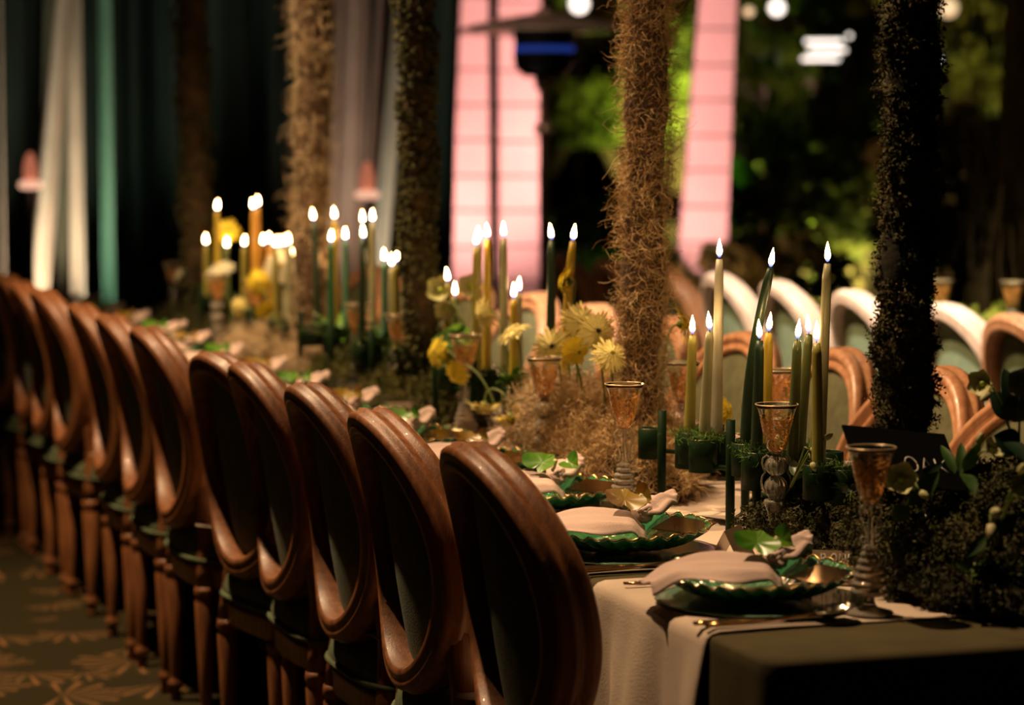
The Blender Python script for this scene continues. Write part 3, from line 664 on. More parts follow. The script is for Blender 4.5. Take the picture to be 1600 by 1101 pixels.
def make_plate(label):
    t = thing('glass_plate', label, 'plate'); n = 144
    def lay(prof, under):
        v = []
        for r, z, a_ in prof:
            for i in range(n):
                a = 2*PI*i/n; q = math.cos(30*a+60*(r-.1))
                rr = r*(1+a_*.018*math.cos(24*a)); v.append((rr*math.cos(a), rr*math.sin(a), z+a_*.0036*q+(.0015*a_*a_*math.cos(24*a) if a_ > .8 else 0)))
        return v
    P = [(.001, .010, 0), (.06, .010, .1), (.085, .011, .6), (.105, .018, .9), (.125, .029, 1), (.142, .041, 1), (.147, .0435, 1), (.144, .039, 1), (.122, .023, 1), (.10, .011, .8), (.082, .0055, .3), (.06, .005, 0), (.055, .001, 0), (.001, .001, 0)]
    v = lay(P, 0); k = len(P)
    MB().add(v, [(j*n+i, j*n+(i+1) % n, (j+1)*n+(i+1) % n, (j+1)*n+i) for j in range(k-1) for i in range(n)]).build('dish', M['greenglass'], t)
    vv = [(.146*(1+.018*math.cos(24*2*PI*i/n))*math.cos(2*PI*i/n), .146*(1+.018*math.cos(24*2*PI*i/n))*math.sin(2*PI*i/n), .0450+.0030*math.cos(30*2*PI*i/n+2.76)+.0015*math.cos(24*2*PI*i/n)) for i in range(n)]
    MB().tube(vv+[vv[0], ], .0012, 6, False).build('gilt_edge', M['gold'], t)
    return t
def make_charger(label):
    o = MB().lathe([(.002, 0), (.150, 0), (.162, .002), (.164, .004), (.160, .005), (.148, .0045), (.002, .0045)], 72, mod=lambda a, z: 1+.010*math.cos(18*a)).build('charger', M['paleglass'])
    return tag(o, label, 'charger plate')
def make_napkin(label, flip=1):
    t = thing('napkin', label, 'napkin')
    def body(u, v):
        x = -.172+.215*u+.03*(v-.5)*u; y = (-.128+.185*v)*(.50+.50*sstep(u*2.0))*(1-.25*sstep((u-.55)/.45)); z = .054+.016*math.sin(2.8*u)-.020*sstep((u-.86)/.14)+.004*math.sin(7*v+5*u)-.014*sstep((.22-u)/.22)
        z -= .014*sstep((.16-v)/.16)+.010*sstep((v-.8)/.2); z += .0035*math.sin(11*v+6*u+1)*sstep(u*2); z += .004*math.sin(19*v+9*u)*u; return (x, y*flip, z)
    a = MB().grid(body, 28, 22)
    o = a.build('folded_cloth', M['napkin'], t); s = o.modifiers.new('thickness', 'SOLIDIFY'); s.thickness = .0022
    k = MB()
    for j in range(4):
        a0 = j*.8; k.tube([(.048+.012*math.cos(q), (.012+.020*math.sin(q)+.002*j)*flip, .066+.010*math.sin(q+a0)) for q in np.linspace(0, 2*PI, 14)], .0068-.0006*j, 8)
    k.build('knot', M['napkin'], t)
    def tail(u, v):                                  # soft lobe spilling from the knot towards the glass
        c = (v-.5)*2; wd = .018+.034*math.sin(PI*(.06+.82*u))**.7; x = .040+.088*u*(1-.12*c*c); y = .022+.050*u+wd*c
        z = .074+.018*math.sin(2*u)-.020*c*c+.0045*math.sin(8*v+9*u)+.003*math.sin(21*v); return (x, y*flip, z)
    o = MB().grid(tail, 18, 18).build('tail', M['napkin'], t); s = o.modifiers.new('thickness', 'SOLIDIFY'); s.thickness = .0025
    return t
def heart(mb, c, s, ang, tilt, cup=.25):
    R_ = Matrix.Translation(c)@Matrix.Rotation(-.3, 4, 'Z')@Matrix.Rotation(tilt, 4, 'X')@Matrix.Rotation(ang, 4, 'Z')
    def fn(u, v):
        a = 2*PI*v; x = s*u*math.sin(a)**3; y = s*u*(13*math.cos(a)-5*math.cos(2*a)-2*math.cos(3*a)-math.cos(4*a))/16
        return tuple(R_@Vector((x, y, cup*s*(abs(x)/s)**1.4-.10*s*(y/s)**2+.03*s*math.sin(9*a)*u)))
    mb.grid(fn, 8, 36)
def make_leafpair(label, m):
    t = thing('folded_leaf', label, 'leaf'); a = MB(); heart(a, (0, 0, .018), .034, 2.7, .55, .35); a.build('lobe', M[m], t)
    a = MB(); heart(a, (.050, .012, .016), .020, 1.0, .85, .5); a.build('lobe', M[m], t)
    MB().tube([(.018, 0, .004), (.022, -.006, .012), (.024, -.014, .024)], [.003, .0025, .004], 7).build('spadix', M['bud'], t); 
    for c in list(t.children): pass
    return t
def knife(label):
    t = thing('knife', label, 'knife'); MB().tube([(-.115, 0, .004), (-.10, 0, .004), (-.03, 0, .004), (0, 0, .004)], [.004, .0052, .004, .0035], 10, flat=.6).build('handle', M['gold'], t)
    v = [(0, -.004, .003), (.05, -.008, .003), (.095, -.007, .003), (.112, .003, .003), (.05, .005, .003), (0, .004, .003)]; v2 = [(x, y, z+.0015) for x, y, z in v]
    MB().add(v+v2, [(5, 4, 3, 2, 1, 0), (6, 7, 8, 9, 10, 11)]+[(i, (i+1) % 6, 6+(i+1) % 6, 6+i) for i in range(6)]).build('blade', M['silver'], t, False); return t
def spoon(label):
    t = thing('spoon', label, 'spoon'); MB().tube([(-.115, 0, .005), (-.09, 0, .004), (-.02, 0, .004), (.05, 0, .008)], [.0035, .0048, .003, .0024], 10, flat=.6).build('handle', M['gold'], t)
    def fn(u, v): a = 2*PI*v; return (.075+.030*u*math.cos(a), .017*u*math.sin(a), .004+.010*u*u+.003*u*math.cos(a))
    o = MB().grid(fn, 6, 24).build('spoon_bowl', M['silver'], t); s = o.modifiers.new('thickness', 'SOLIDIFY'); s.thickness = .0012; return t
def fork(label):
    t = thing('fork', label, 'fork'); MB().tube([(-.115, 0, .005), (-.09, 0, .004), (-.02, 0, .004), (.045, 0, .006)], [.0035, .0048, .003, .0024], 10, flat=.6).build('handle', M['copper'], t)
    mb = MB().box(.043, .062, -.011, .011, .005, .0065, .0006)
    for k in range(4): y = -.0098+k*.00653; mb.tube([(.060, y, .006), (.085, y, .009), (.10, y, .0075)], [.0013, .0012, .0007], 6)
    mb.build('tines', M['copper'], t); return t
def tent_card(label, m='foil'):
    t = thing('place_card', label, 'place card'); h = .040; w_ = .045; d = .026
    for s in (-1, 1):
        MB().add([(-w_, s*d, 0), (w_, s*d, 0), (w_, 0, h), (-w_, 0, h), (-w_, s*d+s*.0012, 0), (w_, s*d+s*.0012, 0), (w_, 0, h+.0012), (-w_, 0, h+.0012)],
                 [(0, 1, 2, 3), (7, 6, 5, 4), (0, 4, 5, 1), (2, 6, 7, 3), (1, 5, 6, 2), (0, 3, 7, 4)]).build('leaf_panel', M[m], t, False)
    return t
proto = dict(plate=make_plate('x'), charger=make_charger('x'), napkin=make_napkin('x'), knife=knife('x'), spoon=spoon('x'), fork=fork('x'), card=tent_card('x'), leafg=make_leafpair('x', 'leaf_b'), leafa=make_leafpair('x', 'leaf_a'))
mc = MB().box(-.055, .055, -.055, .055, 0, .002, .0008).build('menu_card', M['copper'], None, False); tag(mc, 'x', 'card'); proto['menu'] = mc
used = set()
GR = dict(plate='ribbed green glass plates', charger='pale glass chargers', napkin='blush napkins on the plates', knife='gold knives', spoon='spoons', fork='copper forks', card='mirrored place cards', leafg='leaves on the napkins', leafa='leaves on the napkins', menu='mirrored cards on the plates')
def put(k, loc, rz, label, rx=0., ry=0., sc=None):
    p = proto[k]
    if k not in used: used.add(k); o = p; o.location = loc; o['label'] = label; o['group'] = GR[k]
    else: o = dup(p, loc, 0, label, group=GR[k])
    o.rotation_euler = (rx, ry, rz)
    if sc: o.scale = sc
    return o
def where(i): return ', nearest place setting' if i == 0 else ', %s place setting on the left side' % ORD[i]
PLY = [3.80, 4.32, 4.845, 5.33, 5.80, 6.30, 6.78, 7.25, 7.75, 8.25, 8.75, 9.25, 9.75, 10.25]
PLX = [1.688, 1.668, 1.700]
for i, y in enumerate(PLY):
    x = PLX[i] if i < 3 else 1.695+rnd.uniform(-.012, .012); w_ = where(i); rz = rnd.uniform(-.3, .3)
    put('charger', (x, y, TZ), rz, 'pale green glass charger under the ribbed plate'+w_)
    put('plate', (x, y, TZ+.0075), 0, 'ribbed dark green glass plate with gilt edge'+w_, ry=-.035, sc=(1, 1, .86))
    put('napkin', (x-.020, y+.0, TZ), rnd.uniform(-.25, .2) if i else -.10, 'knotted blush napkin'+w_)
    lf = 'leafg' if i % 2 == 0 else 'leafa'
    put(lf, (x-.010, y-.010, TZ+.074), rnd.uniform(-.4, .4), ('glossy heart-shaped green leaf' if lf == 'leafg' else 'amber and green leaf')+' on the napkin'+w_, sc=(1.1,)*3 if i < 3 else (.85,)*3)
    if i < 8: put('menu', (x+(.085 if i == 0 else .098), y-.058 if i == 0 else y-.02, TZ+.043), .75 if i else .5, 'mirrored copper square card on the plate rim'+w_, rx=.05, ry=-.12, sc=(.8, .8, 1))
    cx = x+.00
    if i < 9:
        put('knife', (cx-.055, y-.168, TZ), .02, 'gold-handled knife'+w_, sc=(1.1, 1.4, 1.2))
        put('spoon', (cx-.045, y-.186, TZ), .05, 'steel-bowled spoon in front of the plate'+w_, sc=(1.12, 1.5, 1.3))
        put('fork', (cx-.03, y+.180, TZ), -.03, 'copper fork behind the plate'+w_, sc=(1.1, 1.3, 1.2))
    if i < 7:
        cpos = {0: (1.880, 3.915), 1: (1.815, 4.205)}.get(i, (1.875, y+.12))
        put('card', (cpos[0], cpos[1], TZ), {0: -.55, 1: .85}.get(i, rnd.uniform(-.6, .8)), 'mirrored copper tent card'+w_, sc=(1, 1, 1.25) if i == 0 else None)
for i, y in enumerate([4.3, 4.8, 5.3, 5.8, 6.3, 6.8, 7.3, 7.8, 8.3, 8.8, 9.3, 9.8]):
    w_ = ', %s place setting on the far side' % ORD[i]
    put('plate', (2.25, y, TZ+.0015), 0, 'ribbed green glass plate'+w_); put('napkin', (2.25, y, TZ), PI+rnd.uniform(-.2, .2), 'knotted blush napkin'+w_)
# handwriting strokes
def strokes(parent, name, T, M_, letters, h, sp, r, m):
    x = 0
    for ch in letters:
        mb = MB()
        G = {'O': [[(.5+.42*math.cos(a), .5+.5*math.sin(a)) for a in np.linspace(0, 2*PI, 22)]], 'A': [[(0, 0), (.45, 1), (.9, 0)], [(.2, .38), (.72, .38)]],
             'K': [[(0, 0), (0, 1)], [(.75, 1), (.03, .42)], [(.2, .55), (.8, 0)]], 'R': [[(0, 0), (0, 1), (.5, .95), (.6, .72), (.4, .52), (.03, .48)], [(.3, .5), (.7, 0)]],
             'M': [[(0, 0), (.1, 1), (.45, .35), (.8, 1), (.9, 0)]], 'I': [[(0, 0), (0, 1)]]}[ch]
        for st in G: mb.tube([tuple(T@Vector((x+a*h*.8, b*h, .0012))) for a, b in st], r, 6, flat=.4)
        mb.build(name, m, parent); x += h*sp*(.35 if ch == 'I' else 1)
nc = [o for o in COL.objects if o.get('category') == 'place card' and 'nearest' in o.get('label', '')][0]
sl = math.atan2(.040, .026)
strokes(nc, 'letter', Matrix.Translation((-.030, -.0262+.0155, .0012+.0238))@Matrix.Rotation(sl, 4, 'X'), None, 'ROMI', .014, 1.05, .0008, M['ink'])

# ================================================================== TRUNKS AND MOSS
def trunk(X, Y, z0, z1, rad, lean, label, style, seed, n=5000):
    t = thing('moss_covered_trunk', label, 'tree trunk', (X, Y, z0)); H = z1-z0; r = random.Random(seed); p1, p2, p3 = [r.uniform(0, 6) for _ in range(3)]
    path = lambda s: np.array([lean[0]*s+.010*math.sin(4*s+p1), lean[1]*s+.008*math.sin(5*s+p2), s*H])
    K = 60; pts = [path(k/K) for k in range(K+1)]; R = [rad*.8*(1+.10*math.sin(k*.5+p3)+.06*math.sin(k*1.7)) for k in range(K+1)]
    MB().tube(pts, R, 20).build('bark', M['barkcore'] if style != 'dark' else M['moundcore'], t)
    s_ = rg.uniform(0, 1, n); a = rg.uniform(0, 2*PI, n)
    lump = 1+.12*np.sin(s_*38+2*np.sin(a+p1))+.10*np.sin(3*a+s_*21)+.08*np.sin(s_*90+a*2)
    P = np.stack([lean[0]*s_+.010*np.sin(4*s_+p1), lean[1]*s_+.008*np.sin(5*s_+p2), s_*H], 1); d = np.stack([np.cos(a), np.sin(a), np.zeros(n)], 1)
    base = P+d*(rad*.82*lump)[:, None]
    if style == 'dark':
        tufts('moss', base, d, n//9, 34, .013, .0038, M['darkmoss'], t)
        cl = clump('moss_bed', base-d*.004, .0065, M['darkmoss'], t); cl['kind'] = 'stuff'
    elif style == 'green':
        cl = clump('moss', base+d*rg.uniform(-.004, .016, (n, 1)), .0065, M['moss'] if seed % 2 else M['darkmound'], t); cl['kind'] = 'stuff'
    else:
        m_ = M['spanish'] if style == 'brown' else M['spanish_pale']
        f = quads('moss', strands(base, d*.55+.9*rg.normal(size=(n, 3)), .046, .0017, 6, .75), m_, t); f['kind'] = 'stuff'
        f = quads('loose_moss', strands(base[::9], d[::9]+.5*rg.normal(size=(len(base[::9]), 3)), .07, .0014, 6, .6, .1), m_, t); f['kind'] = 'stuff'
        k = 260; c = P[:k]+d[:k]*rad*1.02; g = quads('green_moss_wisps', strands(c[(np.sin(s_[:k]*17) > .7)], d[:k][(np.sin(s_[:k]*17) > .7)], .03, .002, 4, .8), M['tuft'], t); g['kind'] = 'stuff'
    return t
trunk(1.972, 3.925, .80, 2.30, .048, (.070, 0.02), 'trunk clad in dark bark moss, nearest, behind the black sign', 'dark', 1, 15000)
trunk(1.968, 5.03, .76, 2.50, .049, (.0, -.02), 'trunk wrapped in shaggy brown moss, centre of the table', 'brown', 2, 16000)
trunk(1.970, 6.60, .76, 2.60, .046, (-.0, 0), 'dark mossy trunk left of the pink pylons', 'green', 4, 7000)
trunk(1.975, 7.78, .76, 2.60, .060, (.05, 0), 'trunk wrapped in pale beige moss among the far candles', 'pale', 4, 8000)
trunk(1.970, 9.35, .76, 2.70, .062, (0, 0), 'faint dark trunk against the black curtain, far left', 'green', 8, 4000)

def mound(name, label, c, rx, ry, h, style, n=6000, mats='moss', seed=0, cat='moss'):
    t = thing(name, label, cat, (c[0], c[1], TZ))
    def hh(x, y): q = (x/rx)**2+(y/ry)**2; return h*max(0., 1-q)**.55*(1+.18*math.sin(19*x+seed)*math.sin(15*y+seed*2)+.10*math.sin(41*x+seed)*math.cos(37*y))
    def fn(u, v): a = 2*PI*v; x, y = rx*u*math.cos(a)*.98, ry*u*math.sin(a)*.98; return (x, y, max(0.0, hh(x, y)-.012))
    MB().grid(fn, 16, 48).build('moss_bed', M['moundcore'], t)
    a = rg.uniform(0, 2*PI, n); u = np.sqrt(rg.uniform(0, 1, n))*1.0; x = rx*u*np.cos(a); y = ry*u*np.sin(a); z = np.array([hh(p, q) for p, q in zip(x, y)])
    P = np.stack([x, y, z], 1); nr = unit(np.stack([x/rx**2, y/ry**2, np.full(n, .6/h)], 1))
    if style == 'clump':
        P = P+nr*rg.uniform(-.012, .010, (n, 1))+.008*rg.normal(size=(n, 3)); P[:, 2] = np.maximum(P[:, 2], .001)
        tufts('moss', P, nr, n//8, 34, .016, .0044, M[mats], t, zmin=.001)
    else:
        V = strands(P, nr*.5+.9*rg.normal(size=(n, 3)), .075, .0018, 7, .8); V[..., 2] = np.maximum(V[..., 2], .001)
        f = quads('moss', V, M[mats], t); f['kind'] = 'stuff'
    return t
mound('moss_mound', 'large dark moss mound filling the near right end of the table', (2.125, 3.80), .245, .40, .165, 'clump', 22000, 'darkmound', 1)
mound('moss_mound', 'low dark moss tongue beside the double-knop glass', (1.985, 4.27), .075, .16, .085, 'clump', 5000, 'darkmound', 2)
mound('moss_mound', 'dry beige moss mound heaped at the brown trunk foot', (1.965, 5.19), .125, .34, .165, 'strand', 12000, 'spanish', 3)
mound('moss_mound', 'pale curly moss mound under the gerberas', (1.965, 5.45), .115, .22, .19, 'strand', 8000, 'spanish_pale', 4)
mound('moss_mound', 'olive green moss bed left of the second candle stand', (1.99, 6.62), .11, .42, .11, 'clump', 8000, 'moss', 5)
mound('moss_mound', 'pale moss mound at the beige trunk foot', (1.965, 8.05), .13, .55, .11, 'strand', 7000, 'spanish_pale', 6)
mound('moss_mound', 'dark green moss bed among the third candle stand', (1.99, 7.25), .11, .35, .10, 'clump', 4000, 'moss', 7)
mound('moss_mound', 'far dark moss bed at the table end', (1.97, 9.3), .14, .6, .10, 'clump', 4000, 'darkmound', 8)
for k, (yy, rr) in enumerate(((6.6, .75), (8.2, .9), (5.2, .6))):
    mound('moss_mound', ['lit-toned green moss runner along the second table, middle', 'lit-toned green moss on the second table, far part', 'lit-toned green moss on the second table, near part'][k], (4.36, yy), .26, rr, .10, 'clump', 5000, 'moss_lit', 9+k)

# ================================================================== CANDLES
def flame_mesh():
    if 'fl' in CH2: return CH2['fl']
    mb = MB().lathe([(.0006, 0), (.0030, .002), (.0048, .007), (.0052, .012), (.0043, .019), (.0026, .026), (.0010, .032), (.0002, .035)], 14); me = bpy.data.meshes.new('flame')
    me.from_pydata(mb.v, [], mb.f); me.materials.append(M['flame']); me.polygons.foreach_set('use_smooth', [True]*len(me.polygons)); CH2['fl'] = me; return me
CH2 = {}
def candle(base, top, colour, label, group, bend=None, r0=.0125, r1=.0082, fs=1., ft=0.):
    t = thing('taper_candle', label, 'candle', tuple(base), 0, group); v = Vector(top)-Vector(base); K = 14; P = []
    for k in range(K+1):
        s = k/K; p = v*s
        if bend: p = Vector((v.x*s, v.y*s, v.z*s))+Vector(bend)*math.sin(PI*min(1, s*1.0))*1.0
        P.append(p)
    R = [r0+(r1-r0)*(k/K)**.8 for k in range(K+1)]; R[-1] = r1*.75; P.append(P[-1]-Vector((0, 0, .0015))); R.append(.003)
    MB().tube(P, R, 14).build('wax', M['wax_'+colour], t)
    tp = P[-2]; MB().tube([tp-Vector((0, 0, .003)), tp+Vector((0, .001, .007))], .0009, 5).build('wick', M['iron'], t)
    f = bpy.data.objects.new('flame', flame_mesh()); COL.objects.link(f); f.parent = t; f.location = tp+Vector((0, 0, .0035)); f.scale = (fs, fs, fs); f.rotation_euler = (0, ft, 0)
    return t
LEG_Z = .205; CUP0, CUP1 = .100, .158
def stand(label, cands, cups, legs, group, detail=True):
    # cands: (px,py of wax top, X plane, base shift dX dY, colour, label, bend, flame tilt)
    pos = []
    cs = []
    for c in cands:
        px, py, X, dx, dy, colour, lb = c[:7]; bend = c[7] if len(c) > 7 else None; ft = c[8] if len(c) > 8 else rnd.uniform(-.12, .12)
        T = atX(px, py, X); B = (T[0]+dx, T[1]+dy, TZ+CUP0+.012); cs.append((B, T, colour, lb, bend, ft)); pos.append((B[0], B[1]))
    pos += cups
    cx = sum(p[0] for p in pos)/len(pos); cyy = sum(p[1] for p in pos)/len(pos)
    t = thing('candle_stand', label, 'candle stand', (cx, cyy, TZ), 0, 'bottle green candle stands')
    for (x, y) in pos:
        dz = rnd.uniform(-.012, .006); R = .0265
        MB().lathe([(.002, CUP0+dz), (R, CUP0+dz), (R, CUP1+dz), (R-.002, CUP1+dz+.001), (R-.003, CUP1+dz), (R-.003, CUP0+dz+.01), (.002, CUP0+dz+.01)], 28, (x-cx, y-cyy, 0)).build('cup', M['dkmetal'], t)
        MB().torus(R-.0012, .0008, CUP1+dz+.0008, 28, 5, (x-cx, y-cyy)).build('rim', M['rimglint'], t)  # thin lighter ring stands in for the highlight on the cup lip
    # tie bars linking each cup to its neighbour
    order = sorted(pos, key=lambda p: p[1])
    for a, b in zip(order, order[1:]): MB().tube([(a[0]-cx, a[1]-cyy, CUP0+.006), (b[0]-cx, b[1]-cyy, CUP0+.006)], .0045, 8).build('link_bar', M['dkmetal'], t)
    for (x, y, h) in legs: MB().lathe([(.0085, 0), (.0085, h), (.0065, h+.0005), (.0065, h-.01)], 16, (x-cx, y-cyy, 0)).build('leg', M['dkmetal'], t)
    for B, T, colour, lb, bend, ft in cs: candle(B, T, colour, lb, group, bend, ft=ft)
    sel = [p for i, p in enumerate(pos) if i % 3 != 2]; n = 260 if detail else 90
    mo = thing('moss_tuft', 'green moss tufts filling the cups of '+label, 'moss', (cx, cyy, TZ+CUP1)); mb_ = []
    for (x, y) in sel:
        q = rg.normal(size=(n, 3))*np.array([.013, .013, .004])+np.array([x-cx, y-cyy, -.002]); mb_.append(strands(q, rg.normal(size=(n, 3))+np.array([0, 0, .7]), .022, .0013, 4, .6))
    f = quads('moss', np.concatenate(mb_), M['tuft'], mo); f['kind'] = 'stuff'
    return t
X0 = 1.97
stand('the nearest green candle stand of joined cups', [
    (1124, 405, 1.97, .000, .010, 'grey', 'tall slim sage candle, leftmost of the three tallest at the front stand'),
    (1204, 420, 1.955, -.008, .085, 'dark', 'bent dark green tall candle on the nearest stand', (-.004, .022, 0), .15),
    (1293, 412, 2.00, .000, .030, 'sage', 'tallest pale candle, right end of the nearest stand'),
    (1082, 524, 1.93, .000, .015, 'olive', 'short olive candle, leftmost on the nearest stand'),
    (1109, 518, 1.935, .000, .030, 'sage', 'greyish sage short candle, second from left on the nearest stand'),
    (1121, 518, 2.01, .000, .030, 'moss', 'short moss green candle right of the greyish one, nearest stand'),
    (1187, 532, 1.93, .000, .012, 'dark', 'short dark green candle with wax drips before the bent one'),
    (1201, 520, 2.01, .000, .012, 'mustard', 'short mustard yellow candle behind the dark dripping one'),
    (1246, 532, 1.96, .000, .020, 'moss', 'short dark olive candle left of the right-hand trio'),
    (1264, 523, 2.03, .000, .045, 'moss', 'leaning short olive candle, middle of the right-hand trio'),
    (1276, 536, 1.94, .000, -.012, 'olive', 'short olive candle just left of the tallest pale one')],
    [(1.925, 4.86), (1.93, 4.665), (1.925, 4.60), (1.985, 4.52), (1.93, 4.36), (2.045, 4.62), (2.04, 4.3), (1.985, 4.12), (2.03, 4.44)],
    [(1.905, 4.755, .195), (1.927, 4.475, .205), (2.055, 4.70, .205), (1.955, 4.42, .19), (1.985, 4.235, .21), (2.07, 4.40, .19)], 'candles on the nearest stand')
stand('the second candle stand, behind the gerberas', [
    (700, 442, 1.96, 0, .01, 'olive', 'olive candle, leftmost on the second stand'), (711, 464, 2.02, 0, 0, 'moss', 'short candle just right of the leftmost on the second stand'),
    (744, 386, 1.95, 0, 0, 'olive', 'front one of two overlapping tall candles, second stand'), (748, 378, 2.03, 0, .01, 'sage', 'back one of two overlapping tall candles, second stand'),
    (762, 374, 1.98, 0, .01, 'mustard', 'tall yellow-green candle right of the overlapping pair'), (787, 372, 1.97, 0, 0, 'sage', 'tall grey-green candle in the middle of the second stand'),
    (803, 468, 1.94, 0, 0, 'mustard', 'short yellow candle before its twin on the second stand'), (810, 458, 2.01, 0, 0, 'sage', 'short sage candle behind the short yellow one'),
    (862, 376, 1.98, 0, .01, 'dark', 'tall dark green candle right of the second stand'), (895, 378, 1.965, 0, .05, 'mustard', 'tall bent yellow candle beside the yellow gerbera', (0, .015, 0), .15)],
    [(1.93, 6.22), (1.93, 6.0), (2.03, 5.85), (1.93, 5.72)], [(1.915, 6.27, .2), (1.91, 5.95, .19), (2.05, 6.1, .2), (2.04, 5.6, .2)], 'candles on the second stand')
stand('the third candle stand, right of the beige trunk', [
    (490, 346, 1.95, 0, -.03, 'dark', 'tall bent dark green candle before the beige trunk', (0, -.02, 0)), (523, 344, 2.0, 0, 0, 'mustard', 'tall yellow candle right of the beige trunk'),
    (517, 380, 1.94, 0, 0, 'green', 'medium green candle left of the yellow one, third stand'), (540, 376, 2.03, 0, 0, 'jade', 'medium jade candle right of the yellow one, third stand'),
    (520, 418, 2.03, 0, 0, 'mustard', 'low yellow candle behind the green one, third stand'), (568, 374, 1.94, 0, .03, 'dark', 'dark green candle under a high flame, third stand'),
    (567, 350, 2.02, 0, 0, 'jade', 'tall jade candle behind the dark one, third stand'), (582, 348, 2.03, 0, 0, 'sage', 'tall pale candle at the right of the third stand'),
    (601, 410, 1.99, 0, 0, 'jade', 'short jade candle, left of the low right trio'), (612, 418, 2.03, 0, 0, 'sage', 'short sage candle, middle of the low right trio'), (619, 412, 1.95, 0, 0, 'olive', 'short olive candle, right of the low trio')],
    [(1.93, 7.6), (1.93, 7.0), (2.04, 7.4)], [(1.915, 7.62, .2), (1.91, 7.25, .2), (2.05, 7.3, .2), (1.93, 6.9, .2)], 'candles on the third stand', False)
far = [(339, 330, 'mustard', 'tall mustard candle, leftmost tall one on the far stand'), (396, 328, 'amber', 'tall amber candle, left of the far high pair'), (403, 324, 'amber', 'tall amber candle, right of the far high pair'),
       (322, 383, 'olive', 'low candle, leftmost on the far stand'), (349, 378, 'moss', 'low candle right of the tall mustard one'), (354, 388, 'moss', 'lowest candle right of the tall mustard one'),
       (381, 386, 'olive', 'low olive candle left of the glowing cluster'), (397, 380, 'amber', 'low amber candle under the far high pair'), (411, 384, 'amber', 'low candle, first in the glowing row'), (421, 382, 'amber', 'low candle, second in the glowing row'),
       (430, 388, 'olive', 'low candle, third in the glowing row'), (438, 387, 'sage', 'low candle, fourth in the glowing row'), (446, 386, 'sage', 'low candle, fifth in the glowing row'), (452, 384, 'sage', 'low candle, last in the glowing row'), (456, 404, 'jade', 'short jade candle before the beige trunk')]
stand('the farthest candle stand, left of the beige trunk', [(px, py, 1.93+.11*((i*37) % 10)/10, 0, 0, c, l) for i, (px, py, c, l) in enumerate(far)], [(1.93, 8.3)], [(1.915, 9.0, .2), (1.92, 8.5, .2), (2.04, 8.8, .2), (2.04, 8.2, .2)], 'candles on the farthest stand', False)

# ================================================================== FLOWERS
def orient(d, tw=0.):
    return Vector(d).to_track_quat('Z', 'Y').to_matrix().to_4x4()@Matrix.Rotation(tw, 4, 'Z')
def gerbera(pos, face, base, colour, label, R=.042, eye='discy', bendup=.06, np_=27, droop=.22, group='gerberas in the centrepiece'):
    t = thing('gerbera', label, 'flower', tuple(base), 0, group); hd = Vector(pos)-Vector(base); T = Matrix.Translation(hd)@orient(face, rnd.uniform(0, 6)); f = Vector(face).normalized()
    P = [Vector((0, 0, 0)), Vector((hd.x*.1, hd.y*.1, hd.z*.45)), Vector((hd.x*.45, hd.y*.45, hd.z*.85+bendup*.7)), hd-f*.035+Vector((0, 0, bendup*.35)), hd-f*.008]
    pts = []
    for k in range(25):                              # Bezier-like smoothing through de Casteljau
        s = k/24; q = P[:]
        while len(q) > 1: q = [a.lerp(b, s) for a, b in zip(q, q[1:])]
        pts.append(q[0])
    MB().tube(pts, [.0028-.0006*k/24 for k in range(25)], 8).build('stem', M['stem'], t)
    pet = MB()
    for lay in range(3):
        n = np_ if lay < 2 else np_//2; r_ = R*(1, .86, .5)[lay]
        for k in range(n):
            a = 2*PI*(k+.5*lay)/n+rnd.uniform(-.05, .05); L_ = r_*rnd.uniform(.80, 1.12); wd = .0029 if lay < 2 else .0018; up = (.004, .008, .011)[lay]; dr = droop*rnd.uniform(.3, 1.6)
            rows = []
            for s, ww in ((.25, .5), (.6, 1), (.88, .95), (1.0, .3)):
                z = up*(1-s*.2)-dr*L_*s*s*.9+.004*lay
                rows += [(L_*s, -wd*ww, z), (L_*s, 0, z-.0007), (L_*s, wd*ww, z)]
            Ra = T@Matrix.Rotation(a, 4, 'Z'); pet.add([tuple(Ra@Vector(p)) for p in rows], [(i*3+j, i*3+j+1, i*3+j+4, i*3+j+3) for i in range(3) for j in range(2)])
    pet.build('petals', M[{'y': 'petal_y', 'p': 'petal_p', 'w': 'petal_w', 'g': 'petal_g'}[colour]], t)
    mb = MB(); mb.lathe([(.0105, .004), (.011, .008), (.008, .012), (.002, .013)], 16); mb.v = [tuple(T@Vector(p)) for p in mb.v]; mb.build('flower_eye', M[eye], t)
    mb = MB(); mb.lathe([(.003, -.012), (.008, -.008), (.013, -.001), (.013, .002)], 14); mb.v = [tuple(T@Vector(p)) for p in mb.v]; mb.build('calyx', M['stem'], t)
    return t
toC = lambda dx, dy, dz: (-.33+dx, -.95+dy, dz)       # facing the camera with an offset
